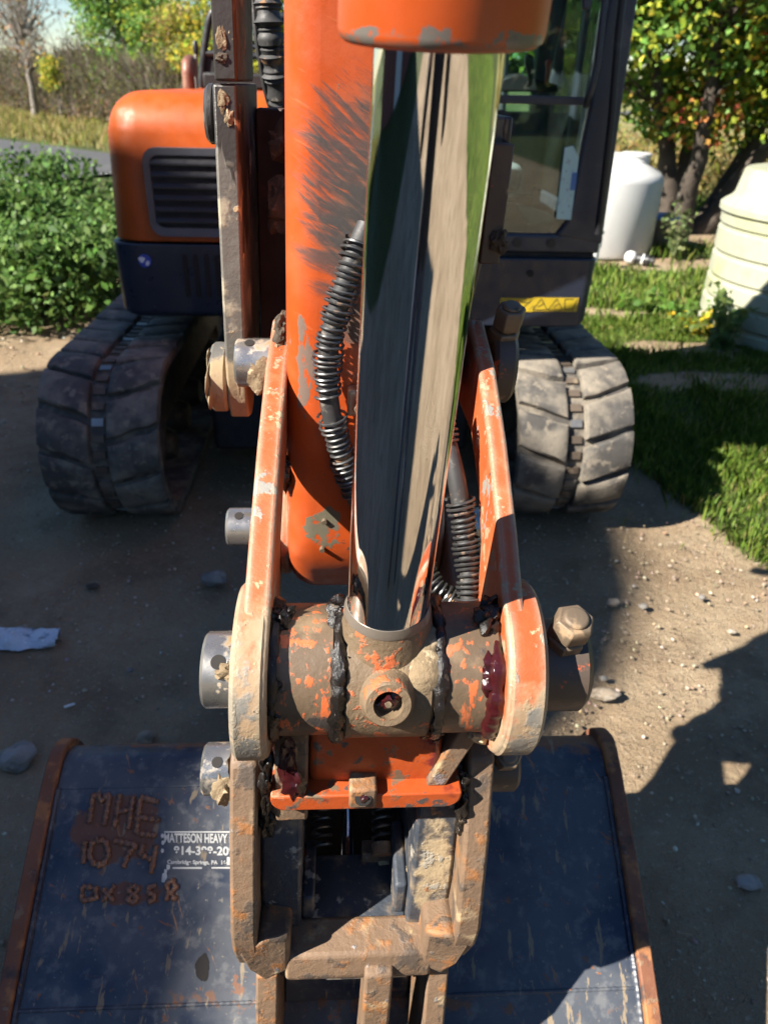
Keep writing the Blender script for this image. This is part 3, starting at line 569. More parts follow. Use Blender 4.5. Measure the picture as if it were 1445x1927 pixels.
# tan weeds behind the maple
n = 14000; P = np.stack([2.0 + 13 * RNG.random(n), 13.0 + 3.5 * RNG.random(n), np.zeros(n)], 1); P[:, 2] = RNG.random(n) * (0.55 + 0.55 * vnoise(P[:, 0], P[:, 1], 0.9, 9))
bl = leaves('tall_weeds', P, 0.10 + 0.14 * RNG.random(n), pick_tint(n, [(0.33, 0.25, 0.09), (0.25, 0.19, 0.08), YGREEN, OLIVE], [3, 2, 1, 1]), wide=0.2, droop=-0.8); bl['kind'] = 'stuff'
tag(bl, 'tan and yellow weeds standing behind the maple', 'weeds')

def blades(name, n_try, xr, yr, hr, dens, cols, w, label, seed, wid=0.006, flop=0.6):
    r = np.random.default_rng(seed); x = r.uniform(*xr, n_try); y = r.uniform(*yr, n_try)
    k = r.random(n_try) < dens(x, y); x = x[k]; y = y[k]; n = len(x)
    cl = vnoise(x, y, 6, seed); h = (hr[0] + (hr[1] - hr[0]) * r.random(n)) * (0.55 + 0.9 * cl)
    a = r.random(n) * 6.283; lean = flop * r.random(n) * h
    dirv = np.stack([np.cos(a), np.sin(a), np.zeros(n)], 1); side = np.stack([-np.sin(a), np.cos(a), np.zeros(n)], 1) * wid * (0.6 + 0.8 * r.random(n))[:, None] * 0.5
    b = np.stack([x, y, np.full(n, -0.015)], 1); mid = b + dirv * lean[:, None] * 0.3; mid[:, 2] += h * 0.6; tip = b + dirv * lean[:, None]; tip[:, 2] += h
    V = np.stack([b - side, b + side, mid + side * 0.7, tip, mid - side * 0.7], 1).reshape(-1, 3); i = np.arange(n) * 5
    loops = np.stack([i, i + 1, i + 2, i + 3, i + 4], 1).ravel()
    o = tint_mesh(name, V, 5, loops, np.repeat(pick_tint(n, cols, w), 5, 0), 'grass'); o['kind'] = 'stuff'; tag(o, label, 'grass'); return o
def d_right(x, y):
    c = cover(x, y); return np.where((c > 0.3), (0.25 + 0.75 * vnoise(x, y, 3, 21)), np.where(c > 0.07, 0.10 * vnoise(x, y, 4, 22), 0.0015 * (x > 0.9)))
LAWN = [(0.13, 0.21, 0.028), (0.20, 0.275, 0.045), (0.085, 0.155, 0.022), (0.34, 0.31, 0.11)]
blades('lawn_grass', 120000, (0.85, 3.6), (1.9, 5.6), (0.025, 0.075), d_right, LAWN, [4, 3, 2, 0.7], 'green grass growing to the right of the tracks', 41, wid=0.006)
blades('lawn_grass', 70000, (0.5, 8.0), (5.4, 12.5), (0.05, 0.13), d_right, LAWN, [3, 3, 2, 1.0], 'green grass around the tanks and the maple', 42, wid=0.013)
blades('lawn_grass', 30000, (2.6, 13), (-6, 6), (0.05, 0.13), lambda x, y: (cover(x, y) > 0.3) * 0.8 * ((x > 3.6) | (y < 1.9)), LAWN, [4, 3, 3, 0.5], 'green grass beyond the right edge of the picture', 45, wid=0.022)
blades('verge_grass', 26000, (-14, -1.0), (6.8, 17), (0.08, 0.28), lambda x, y: (road_s(x, y) > ROAD_W + 0.3) * 0.9, [(0.15, 0.18, 0.045), (0.24, 0.20, 0.075), OLIVE], [2, 2, 1], 'rough grass on the near side of the road', 43, wid=0.02)
blades('field_grass', 60000, (-34, 2), (17, 52), (0.10, 0.30), lambda x, y: (road_s(x, y) < -0.4) * 0.9, [(0.30, 0.245, 0.10), (0.23, 0.215, 0.06), (0.17, 0.20, 0.045)], [4, 3, 1.6], 'dry yellowish field grass beyond the road', 44, wid=0.035)

# leafy shrubs at left
def shrub(name, label, c, r, n, leaf, cols, w, seed, stems=12, group=None):
    rnd = random.Random(seed); t = thing(name, label, 'shrub', (c[0], c[1], 0), group); g = G(); tips = []
    for i in range(stems):
        a = rnd.uniform(0, 6.283); e = rnd.uniform(0.25, 1.0); q = Vector((c[0] + math.cos(a) * r[0] * e * 0.8, c[1] + math.sin(a) * r[1] * e * 0.8, r[2] * rnd.uniform(0.45, 1.0)))
        P, rr = branch_paths((c[0] + rnd.uniform(-0.1, 0.1), c[1] + rnd.uniform(-0.1, 0.1), -0.02), [q], rnd, 0.012, 0.3, 6)[0]; g.tube(P, rr, 5); tips.append(q)
    g.done('stem', 'bark', t, smooth=True)
    k = 60; C = []
    for i in range(k):
        q = unit(RNG.normal(size=(1, 3)))[0]; q[2] = abs(q[2]); f = 0.55 + 0.5 * rnd.random()
        C.append((c[0] + q[0] * r[0] * f, c[1] + q[1] * r[1] * f, 0.05 + q[2] * r[2] * f))
    C = np.array(C + [tuple(q) for q in tips]); i = RNG.integers(0, len(C), n); pos = C[i] + RNG.normal(size=(n, 3)) * np.array([0.09, 0.09, 0.07]); pos[:, 2] = np.maximum(pos[:, 2], 0.01)
    leaves('foliage', pos, leaf * (0.55 + 0.8 * RNG.random(n)), pick_tint(n, cols, w) * (0.75 + 0.5 * RNG.random(len(C)))[i][:, None], t, upb=0.9, wide=0.6)
    return t
SH = 'leafy shrubs beside the left track'; SC = [(0.085, 0.16, 0.034), (0.13, 0.22, 0.055), (0.055, 0.11, 0.026)]
for i, (px, py, r, lab) in enumerate([(60, 610, (0.75, 0.6, 0.50), 'leafy green shrub nearest the left edge of the picture'), (165, 585, (0.62, 0.6, 0.55), 'leafy green shrub just left of the orange hood'), (15, 500, (0.9, 0.7, 0.66), 'tall green shrub behind the nearest ones at left'),
                                      (110, 470, (0.8, 0.7, 0.76), 'tallest green shrub with upright tips in front of the road'), (190, 500, (0.6, 0.6, 0.50), 'green shrub half hidden behind the hood')]):
    p = at_ground(px, py); shrub('leafy_shrub', lab, (p.x - 0.15, p.y + 0.25), r, 5200, 0.062, SC, [3, 3, 2], 60 + i, 14, SH)
def weed(label, px, py, h, n, cols, seed, spread=0.12, leaf=0.035, name='leafy_weed', flower=None):
    rnd = random.Random(seed); p = at_ground(px, py); t = thing(name, label, 'weed', (p.x, p.y, 0)); g = G(); pos = []
    for i in range(7):
        q = Vector((p.x + rnd.gauss(0, spread), p.y + rnd.gauss(0, spread), h * rnd.uniform(0.5, 1.05)))
        P, rr = branch_paths((p.x, p.y, -0.01), [q], rnd, 0.005, 0.35, 6)[0]; g.tube(P, [max(a, 0.002) for a in rr], 4)
        for k in range(n // 7): u = P[rnd.randint(1, 6)]; pos.append((u.x + rnd.gauss(0, 0.03), u.y + rnd.gauss(0, 0.03), max(0.01, u.z + rnd.gauss(0, 0.02))))
    g.done('stem', 'grass_stem' if 'grass_stem' in M else 'bark', t, smooth=True); pos = np.array(pos)
    leaves('foliage', pos, leaf * (0.6 + 0.8 * RNG.random(len(pos))), pick_tint(len(pos), cols, [1] * len(cols)), t)
    return t
weed('bushy green weed at the foot of the cream tank', 1352, 655, 0.34, 420, [(0.10, 0.17, 0.05), (0.14, 0.20, 0.06)], 70, 0.13, 0.05)
weed('pale upright weed in front of the maple trunk', 1272, 488, 0.50, 380, [(0.14, 0.19, 0.07), (0.18, 0.22, 0.09)], 71, 0.13, 0.05)
weed('low weed with small yellow flowers left of the cream tank', 1300, 628, 0.20, 300, [(0.12, 0.18, 0.03), (0.10, 0.15, 0.03), (0.55, 0.42, 0.03)], 72, 0.16, 0.04)
weed('broad leafy weed in the lawn between the tanks', 1255, 590, 0.14, 260, [(0.09, 0.17, 0.03), (0.12, 0.21, 0.04)], 73, 0.2, 0.06)

# far woods added for the rod's reflection: one mass, out of the frame to the left, behind and to the right
n = 16000; a = RNG.uniform(R(150), R(405), n); rr = RNG.uniform(26, 34, n); P = np.stack([np.cos(a) * rr, np.sin(a) * rr, np.zeros(n)], 1)
P[:, 2] = RNG.random(n) * (3.5 + 3.5 * vnoise(a, a, 9, 13)); keep = ~((P[:, 1] > 8) & (P[:, 0] < 0) & (P[:, 0] > -30)); P = P[keep]; n = len(P)
fw_ = leaves('distant_woods', P, 0.5 + 0.7 * RNG.random(n), pick_tint(n, [GREEN, OLIVE, BROWNL, (0.05, 0.07, 0.02)], [2, 2, 1.5, 2]), wide=0.9); fw_['kind'] = 'stuff'
tag(fw_, 'mixed woods ringing the yard beyond the edges of the picture', 'woods')
# ------------------------------------------------------------------ the excavator
EX = thing('mini_excavator', 'orange and navy tracked mini excavator with its arm reaching towards the camera', 'excavator', MX((0, 3.4, 0)))
RP = (0.56, 1.0)      # rod pin (y, z)
IP = (0.90, 1.195)    # idler pivot on the stick
TP = (0.90, 0.957)    # stick tip pin
LP = (0.595, 0.82)    # lower link pin
def xcyl(x0, x1, c, r, n=40, ch=0.003):
    g = G(); L = abs(x1 - x0); k = ch / L
    return g.lathe((x0, c[0], c[1]), (x1, c[0], c[1]), [(0, r - ch), (k, r), (1 - k, r), (1, r - ch)], n)

# stick
sp = [(0.775, 2.62), (0.768, 0.985), (0.835, 0.895), (0.955, 0.885), (1.03, 1.10), (1.06, 2.62)]
stick = G().plate(sp, -0.108, 0.078).done('stick', 'orange_stick', EX, AX, bevel=0.034, segs=7)
0 and G().tube([(-0.109, 0.783, 1.9), (-0.1095, 0.782, 1.42), (-0.112, 0.780, 1.36), (-0.1095, 0.781, 1.20), (-0.109, 0.784, 1.02)], 0.004, 8)
xcyl(-0.122, -0.107, TP, 0.066).done('tip_boss', 'orange_worn', stick, AX, smooth=True)
xcyl(0.077, 0.0965, TP, 0.066).done('tip_boss', 'orange_worn', stick, AX, smooth=True)
for (x, z) in [(-0.062, 1.045), (-0.064, 1.005)]:
    G().cyl((x, 0.772, z), (x, 0.764, z - 0.001), 0.0032, n=8).done('stud', 'bolt', stick, AX, smooth=True)
G().box(-0.040, -0.012, 0.752, 0.772, 1.185, 1.215).done('hose_bracket', 'orange_worn', stick, AX, bevel=0.003)
g = G(); g.hexa((-0.024, 0.752, 1.196), (0, -1, 0.15), 0.010, 0.010); g.done('bracket_bolt', 'bolt', stick, AX)

# boom, far end only partly in sight
bp = [(2.86, 0.72), (2.62, 0.80), (2.34, 1.60), (2.02, 2.25), (1.45, 2.62), (0.82, 2.78), (0.84, 2.98), (1.60, 2.95), (2.32, 2.62), (2.78, 1.85), (3.02, 0.95)]
boom = G().plate(bp, -0.10, 0.10).done('boom', 'orange_clean', EX, MX, bevel=0.015)
G().plate([(2.40, 0.42), (2.42, 0.95), (2.70, 1.10), (3.1, 1.0), (3.2, 0.42)], -0.17, 0.17).done('swing_post', 'dark_int', EX, MX, bevel=0.03)
G().cyl((0, 2.62, 0.62), (0, 2.25, 1.55), 0.058, n=24).done('boom_cylinder', 'boss_dark', EX, MX, smooth=True)

# bucket cylinder: gland, rod, eye
ax = Vector((0, 0.494 - 0.56, 1.516 - 1.0)); rb = Vector((0, 0.56, 1.0))
def onrod(z): t = (z - 1.0) / ax.z; return rb + ax * t
cylb = G().lathe(onrod(1.520), onrod(2.28), [(0, 0.0535), (0.003, 0.0565), (0.008, 0.0575), (0.145, 0.0575), (0.15, 0.051), (1, 0.051)], 64).done('bucket_cylinder', 'gland', EX, AX, smooth=True)
rod = G().cyl(onrod(1.060), onrod(1.60), 0.0375, n=128).done('piston_rod', 'chrome', EX, AX, smooth=True)
G().lathe(onrod(1.028), onrod(1.084), [(0, 0.047), (0.25, 0.0475), (0.55, 0.0445), (0.80, 0.041), (1, 0.0385)], 64).done('rod_collar', 'rod_eye', rod, AX, smooth=True)
G().lathe(onrod(1.0795), onrod(1.089), [(0, 0.0400), (0.3, 0.0400), (0.9, 0.0382), (1, 0.0380)], 64).done('rod_shoulder', 'rod_ring', rod, AX, smooth=True)
eye = xcyl(-0.041, 0.047, RP, 0.0665, 56, 0.006).done('rod_eye', 'rod_eye', EX, AX, smooth=True)
pn = Vector((0, -0.955, 0.295)); pc = Vector((0.001, RP[0], RP[1]))
g = G(); g.lathe(pc + pn * 0.045, pc + pn * 0.0805, [(0, 0.030), (0.55, 0.0265), (0.75, 0.0225), (0.96, 0.0215), (1.0, 0.0200), (1.0, 0.0135), (0.62, 0.0125), (0.61, 0.0)], 40, cap=False); g.done('grease_port', 'rod_eye', eye, AX, smooth=True)
lump('port_grease', tuple(pc + pn * 0.0715), (0.009, 0.006, 0.008), 'grease_red', eye, AX, 5, 0.5)
g = G(); g.cyl(pc + pn * 0.070, pc + pn * 0.079, 0.0042, 0.003, 10); g.done('grease_nipple', 'bolt', eye, AX, smooth=True)

# cross tubes of the link, seals and grease
tl = xcyl(-0.1065, -0.046, RP, 0.0635, 56).done('link_tube', 'tube_worn', EX, AX, smooth=True)
tr = xcyl(0.0515, 0.1065, RP, 0.0635, 56).done('link_tube', 'tube_worn', EX, AX, smooth=True)
rough_ring('grease_seal', -0.0435, 0.064, 0.0062, 'grease_black', tl, 1, amp=0.65, n=90)
rough_ring('grease_seal', 0.0490, 0.064, 0.0056, 'grease_black', tr, 2, amp=0.6, n=90)
rough_ring('grease_seal', -0.1035, 0.064, 0.0060, 'grease_black', tl, 3, amp=0.65, n=90)
for i_ in range(46):
    x_ = random.choice((-0.0435, -0.1025, 0.049)) + random.gauss(0, 0.0045); a_ = random.uniform(95, 250); s_ = random.uniform(0.0012, 0.0032)
    lump('grease_crumb', (x_, RP[0] + 0.0645 * math.cos(R(a_)), RP[1] + 0.0645 * math.sin(R(a_))), (s_, s_, s_ * 1.3), random.choice(('grease_black', 'grease_black', 'mud_dark')), tl if x_ < 0 else tr, AX, 300 + i_, 0.6, 2)
rough_ring('grease_smear', 0.1005, 0.0645, 0.0085, 'grease_red', tr, 4, amp=0.28, a0=118, a1=232, width=1.1)
rough_ring('grease_smear', 0.092, 0.0635, 0.0050, 'grease_red', tr, 8, amp=0.7, a0=126, a1=165, width=1.4)
for i, (x, a, s, mm) in enumerate([(-0.1, 96, 0.010, 'grease_black'), (-0.094, 88, 0.009, 'grease_black'), (-0.044, 92, 0.011, 'grease_black'), (-0.045, 80, 0.009, 'grease_black'), (0.055, 238, 0.007, 'grease_black'), (0.047, 245, 0.007, 'grease_black'), (-0.043, 236, 0.006, 'grease_black'), (0.095, 100, 0.012, 'grease_black'), (0.104, 80, 0.012, 'grease_black')]):
    lump('grease_clump', (x, RP[0] + 0.066 * math.cos(R(a)), RP[1] + 0.066 * math.sin(R(a))), (s, s, s), mm, tl if x < 0 else tr, AX, 20 + i, 0.7)
for i, (x, a, s) in enumerate([(0.099, 234, 0.008), (0.094, 240, 0.006), (0.102, 244, 0.006), (0.106, 215, 0.004), (0.108, 205, 0.004), (0.097, 252, 0.005)]):
    lump('mud_crumb', (x, RP[0] + 0.069 * math.cos(R(a)), RP[1] + 0.069 * math.sin(R(a))), (s, s * 0.8, s), 'mud_pale', tr, AX, 40 + i, 0.7, 2)
rough_ring('dried_mud', 0.034, 0.0645, 0.0055, 'mud', eye, 9, amp=0.35, a0=95, a1=165, width=2.2)

# idler links, one on each side
d = Vector((IP[0] - RP[0], IP[1] - RP[1])).normalized(); nrm = Vector((-d.y, d.x)); an = math.degrees(math.atan2(d.y, d.x))
def lk(c, s, o): return (c[0] + d.x * s + nrm.x * o, c[1] + d.y * s + nrm.y * o)
LL = math.hypot(IP[0] - RP[0], IP[1] - RP[1])
lp = arc(RP[0], RP[1], 0.084, 118, 332, 18) + [(0.650, 1.015), (0.672, 1.075), (0.72, 1.112), (0.80, 1.145)] + arc(IP[0], IP[1], 0.054, -100, 88, 12) + [(0.80, 1.224), (0.70, 1.180), (0.61, 1.128), (0.555, 1.090)]
for sgn in (-1, 1):
    il = G().plate(lp, sgn * 0.1065, sgn * (0.131 if sgn < 0 else 0.126)).done('idler_link', 'orange_worn', EX, AX, bevel=0.004, segs=3)
    xcyl(sgn * 0.1075, sgn * (0.1385 if sgn < 0 else 0.1425), RP, 0.0855, 64, 0.004).done('link_end', 'orange_worn', il, AX, smooth=True)
# pins with their bolts
def pin(name, x0, x1, c, r, m, hole=None):
    o = xcyl(x0, x1, c, r, 48, 0.003).done(name, m, EX, AX, smooth=True)
    if hole:
        x, a, rr = hole; dv = Vector((0, math.cos(R(a)), math.sin(R(a)))); p = Vector((x, c[0], c[1])) + dv * (r - 0.004)
        G().cyl(p, p + dv * 0.0046, rr, n=20).done('pin_hole', 'hole', o, AX, smooth=True)
    return o
up = pin('link_pin', -0.172, 0.150, RP, 0.037, 'pin_steel', (-0.155, 128, 0.007))
lump('mud_clump', (-0.145, RP[0] - 0.030, RP[1] + 0.022), (0.012, 0.008, 0.008), 'mud', up, AX, 61, 0.6)
lump('grease_clump', (-0.140, RP[0] - 0.030, RP[1] - 0.026), (0.007, 0.006, 0.007), 'grease_black', up, AX, 62, 0.6)
bs = xcyl(0.138, 0.198, RP, 0.0455, 48, 0.006).done('pin_boss', 'boss_dark', EX, AX, smooth=True)
def nut(c, axv, r, par, h=None):
    axv = Vector(axv).normalized(); c = Vector(c); g = G(); h = h or r * 1.15
    g.cyl(c - axv * r * 1.3, c, r * 0.62, n=20); g.hexa(c, axv, r, h); g.hexa(c - axv * h * 0.75, axv, r * 0.98, h * 0.6)
    g.lathe(c + axv * h, c + axv * (h + r * 0.22), [(0, r * 0.64), (0.6, r * 0.62), (1, r * 0.5)], 20)
    g.done('lock_nut', 'bolt', par, AX, bevel=0.0012)
na = Vector((0.06, -0.30, 0.95)).normalized()
nut(Vector((0.168, RP[0], RP[1])) + na * 0.058, na, 0.0195, bs, 0.022)
ip = pin('pivot_pin', -0.176, 0.10, IP, 0.030, 'pin_steel', (-0.158, 110, 0.006))
lump('mud_clump', (-0.146, IP[0] - 0.026, IP[1] - 0.008), (0.013, 0.010, 0.024), 'mud', ip, AX, 63, 0.5)
ib = xcyl(0.137, 0.166, IP, 0.048, 48, 0.005).done('pin_boss', 'boss_dark', EX, AX, smooth=True)
nut(Vector((0.151, IP[0], IP[1])) + Vector((0, -0.30, 0.95)) * 0.056, (0.03, -0.30, 0.95), 0.0185, ib, 0.026)
pin('tip_pin', -0.198, 0.16, TP, 0.0265, 'pin_steel', (-0.180, 115, 0.006))
lw = pin('lower_pin', -0.190, 0.13, LP, 0.029, 'pin_steel', (-0.172, 118, 0.006))
lump('mud_clump', (-0.166, LP[0] - 0.022, LP[1] - 0.006), (0.014, 0.012, 0.022), 'mud', lw, AX, 64, 0.5)
lump('grease_clump', (-0.155, LP[0] - 0.016, LP[1] + 0.02), (0.006, 0.012, 0.022), 'mud_dark', lw, AX, 65, 0.6)
lb = xcyl(0.128, 0.166, LP, 0.032, 40, 0.004).done('pin_boss', 'boss_dark', EX, AX, smooth=True)
nut(Vector((0.147, LP[0], LP[1])) + Vector((0, -0.55, 0.83)) * 0.038, (0, -0.55, 0.83), 0.015, lb, 0.016)
# mud and grease where link meets stick
for i, (x, y, z, s, mm) in enumerate([(-0.113, 0.855, 1.245, (0.012, 0.016, 0.022), 'mud_dark'), (-0.116, 0.845, 1.212, (0.011, 0.014, 0.026), 'mud'), (-0.109, 0.842, 1.165, (0.008, 0.012, 0.016), 'mud'), (-0.110, 0.79, 1.100, (0.008, 0.014, 0.022), 'grease_black'), (-0.112, 0.80, 1.145, (0.006, 0.014, 0.014), 'mud_dark'),
                                     (-0.124, 0.98, 1.435, (0.014, 0.02, 0.020), 'mud_dark'), (-0.126, 0.98, 1.365, (0.018, 0.02, 0.032), 'mud_dark'), (-0.115, 0.83, 1.262, (0.007, 0.008, 0.012), 'mud_dark')]):
    lump('mud_clump', (x, y, z), s, mm, stick, AX, 70 + i, 0.55)

# link between rod pin and the lower pin
lkb = G()
lkb.plate([(0.55, 0.985), (0.532, 0.90), (0.536, 0.845), (0.56, 0.800), (0.62, 0.795), (0.645, 0.82), (0.61, 0.98)], -0.070, 0.066)
lower_link = lkb.done('lower_link', 'link_orange', EX, AX, bevel=0.008, segs=3)
G().plate([(0.540, 0.975), (0.524, 0.90), (0.527, 0.815), (0.56, 0.80), (0.62, 0.82), (0.60, 0.97)], -0.104, -0.0705).done('link_cheek', 'rusty', lower_link, AX, bevel=0.003)
g = G(); v = [(0.088, 0.531, 0.965), (0.112, 0.531, 0.965), (0.072, 0.524, 0.868), (0.052, 0.524, 0.868)]
g.add(v + [(x, y + 0.05, z) for x, y, z in v], [(0, 1, 2, 3), (7, 6, 5, 4), (0, 4, 5, 1), (1, 5, 6, 2), (2, 6, 7, 3), (3, 7, 4, 0)]); g.done('brace_bar', 'rusty', lower_link, AX, bevel=0.002)
lip = G().plate([(-0.108, 0.868), (-0.108, 0.862)] + arc(-0.092, 0.862, 0.016, 180, 270, 4) + arc(0.072, 0.862, 0.016, 270, 360, 4) + [(0.088, 0.868)], 0.515, 0.600, axis='y').done('link_lip', 'link_orange', lower_link, AX, bevel=0.004, segs=3)
G().box(-0.028, 0.000, 0.511, 0.540, 0.852, 0.880).done('grease_block', 'rusty', lower_link, AX, bevel=0.003)
G().cyl((-0.014, 0.5125, 0.868), (-0.014, 0.5100, 0.869), 0.0085, n=20).done('grease_hole', 'hole', lower_link, AX)
lump('port_grease', (-0.013, 0.511, 0.868), (0.005, 0.003, 0.005), 'grease_red', lower_link, AX, 80, 0.5)
lump('grease_clump', (-0.090, 0.521, 0.910), (0.010, 0.006, 0.030), 'grease_red', lower_link, AX, 81, 0.5)
lump('grease_clump', (-0.084, 0.516, 0.884), (0.012, 0.006, 0.018), 'grease_red', lower_link, AX, 82, 0.6)
for i, (x, y, z, s) in enumerate([(-0.113, 0.535, 0.90, 0.010), (-0.114, 0.53, 0.875, 0.010), (-0.113, 0.528, 0.845, 0.008), (0.094, 0.528, 0.83, 0.010), (0.097, 0.53, 0.805, 0.010), (0.093, 0.535, 0.86, 0.008), (-0.115, 0.54, 0.80, 0.012)]):
    lump('grease_clump', (x, y, z), (s * 0.7, s, s * 1.7), 'grease_black', lower_link, AX, 90 + i, 0.6)

# quick coupler
cp = [(0.545, 0.882), (0.590, 0.905), (0.70, 0.93)] + arc(TP[0], TP[1], 0.045, 110, -60, 8) + [(0.84, 0.80), (0.78, 0.62), (0.70, 0.545), (0.575, 0.535), (0.515, 0.570), (0.488, 0.640), (0.482, 0.680), (0.512, 0.80)]
cpl = G(); cpl.plate(cp, -0.152, -0.1235); coupler = cpl.done('quick_coupler', 'rusty', EX, AX, bevel=0.004, segs=2)
G().plate(cp, 0.0975, 0.1255).done('side_plate', 'rusty', coupler, AX, bevel=0.004)
G().plate([(0.556, 0.855), (0.60, 0.88), (0.68, 0.88), (0.72, 0.60), (0.60, 0.56), (0.535, 0.60), (0.53, 0.70)], 0.050, 0.0970).done('side_liner', 'coupler_in', coupler, AX, bevel=0.004)
G().plate([(0.556, 0.80), (0.60, 0.84), (0.68, 0.84), (0.72, 0.60), (0.60, 0.56), (0.535, 0.60), (0.53, 0.70)], -0.1230, -0.077).done('side_liner', 'coupler_in', coupler, AX, bevel=0.004)
G().box(-0.0765, 0.0495, 0.530, 0.632, 0.590, 0.608).done('floor_plate', 'coupler_in', coupler, AX, bevel=0.002)
G().box(-0.099, 0.0715, 0.70, 0.735, 0.50, 0.80).done('rear_plate', 'dark_int', coupler, AX)  # near-black plates close the coupler, its deep shade put into their colour
G().box(-0.099, 0.0715, 0.62, 0.70, 0.44, 0.46).done('well_floor', 'dark_int', coupler, AX)
G().box(-0.0765, -0.062, 0.545, 0.625, 0.6085, 0.650).done('guide_rib', 'coupler_in', coupler, AX, bevel=0.003)
G().box(0.034, 0.0495, 0.548, 0.640, 0.6085, 0.665).done('guide_rib', 'coupler_in', coupler, AX, bevel=0.004)
G().box(-0.002, 0.033, 0.618, 0.640, 0.6085, 0.626).done('stop_block', 'rusty', coupler, AX, bevel=0.002)
G().cyl((-0.020, 0.627, 0.585), (-0.020, 0.699, 0.612), 0.0085, n=24).done('lock_rod', 'chrome', coupler, AX, smooth=True)
def coil(a, b, r, wire, turns, seg=14):
    a = Vector(a); b = Vector(b); q = (b - a).to_track_quat('Z', 'Y'); n = int(turns * seg)
    return [a.lerp(b, i / n) + q @ Vector((math.cos(2 * math.pi * i / seg) * r, math.sin(2 * math.pi * i / seg) * r, 0)) for i in range(n + 1)]
for x, m1 in ((-0.056, 'spring'), (0.024, 'spring')):
    G().tube(coil((x, 0.615, 0.645), (x, 0.699, 0.690), 0.013, 0.002, 9), 0.0022, 6).done('lock_spring', m1, coupler, AX, smooth=True)
G().lathe((0.024, 0.605, 0.642), (0.024, 0.618, 0.648), [(0, 0.014), (1, 0.014)], 20).done('spring_cup', 'rusty', coupler, AX, smooth=True)
# front jaw: cross bar with hooked horns at both ends
G().plate([(0.500, 0.606), (0.545, 0.612), (0.552, 0.570), (0.545, 0.548), (0.505, 0.548), (0.494, 0.570)], -0.094, 0.080).done('jaw_bar', 'rusty', coupler, AX, bevel=0.005, segs=3)
for s, x0, x1 in ((-1, -0.148, -0.088), (1, 0.066, 0.122)):
    xi = x1 if s < 0 else x0; xo = x0 if s < 0 else x1; xm = 0.5 * (x0 + x1)
    v = [(xo, 0.488, 0.640), (xm, 0.483, 0.665), (xi, 0.495, 0.655), (xi, 0.500, 0.580), (xm, 0.492, 0.568), (xo + 0.01 * -s, 0.498, 0.590)]
    g = G(); k = len(v); w = [(x, y + 0.062, z - 0.004) for x, y, z in v]
    g.add(v + w, [tuple(range(k)), tuple(range(2 * k - 1, k - 1, -1))] + [(i, (i + 1) % k, (i + 1) % k + k, i + k) for i in range(k)])
    g.done('jaw_horn', 'rusty', coupler, AX, bevel=0.006, segs=3)
for i, (x, y, z, s, mm) in enumerate([(0.086, 0.548, 0.700, (0.012, 0.014, 0.030), 'mud'), (0.078, 0.56, 0.655, (0.016, 0.014, 0.014), 'mud_pale'), (0.030, 0.622, 0.606, (0.016, 0.008, 0.005), 'mud_pale'), (0.005, 0.556, 0.592, (0.006, 0.006, 0.003), 'mud_dark'), (0.06, 0.575, 0.660, (0.010, 0.02, 0.005), 'mud_pale'), (-0.045, 0.615, 0.594, (0.010, 0.006, 0.003), 'mud_pale')]):
    lump('mud_clump', (x, y, z), s, mm, coupler, AX, 100 + i, 0.6)

# thumb arm on the left, behind the stick
th = [(0.905, 1.495), (0.900, 1.19), (0.906, 1.140), (0.925, 1.112), (0.955, 1.104), (1.06, 1.15), (1.12, 1.30), (1.12, 1.495)]
thumb = G().plate(th, -0.190, -0.165).done('thumb_arm', 'thumb', EX, AX, bevel=0.003)
G().plate([(0.902, 2.1), (0.902, 1.497), (1.06, 1.497), (1.10, 2.1)], -0.187, -0.163).done('upper_plate', 'thumb', thumb, AX, bevel=0.003)
G().plate([(0.93, 1.47), (0.93, 1.43), (1.10, 1.15), (1.12, 1.15), (1.12, 1.47)], 0.112, 0.136).done('side_plate', 'thumb', thumb, AX, bevel=0.003)
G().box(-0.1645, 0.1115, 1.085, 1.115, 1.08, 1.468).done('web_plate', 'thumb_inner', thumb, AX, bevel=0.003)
xcyl(-0.213, -0.1905, (0.945, 1.160), 0.045, 40, 0.004).done('thumb_boss', 'thumb', thumb, AX, smooth=True)
xcyl(-0.203, -0.1905, (0.945, 1.465), 0.030, 36, 0.004).done('thumb_boss', 'thumb', thumb, AX, smooth=True)
g = G(); v = [(0.93, 1.315), (0.93, 1.43), (0.97, 1.44), (0.99, 1.315)]; g.plate([(0.895, 1.445), (0.895, 1.318), (0.99, 1.318), (0.99, 1.445)], 0.1105, 0.134); g.done('right_plate', 'boss_dark', thumb, AX, bevel=0.002)
g = G(); g.plate([(0.80, 1.34), (0.84, 1.268), (0.815, 1.250), (0.835, 1.215), (0.90, 1.21), (0.90, 1.34)], 0.0800, 0.0925); g.done('stick_gusset', 'rusty', stick, AX, bevel=0.002)
lump('mud_clump', (0.130, 0.892, 1.345), (0.010, 0.008, 0.012), 'mud_dark', thumb, AX, 120, 0.7)
for i, (x, y, z, s) in enumerate([(-0.178, 0.902, 1.535, (0.006, 0.002, 0.010)), (-0.179, 0.9015, 1.518, (0.006, 0.0025, 0.004)), (-0.180, 0.9045, 1.480, (0.006, 0.0022, 0.010)), (-0.174, 0.904, 1.463, (0.004, 0.002, 0.007)), (-0.212, 0.93, 1.16, (0.006, 0.03, 0.035))]):
    lump('mud_clump', (x, y, z), s, 'mud' if i != 1 else 'mud_dark', thumb, AX, 130 + i, 0.7)

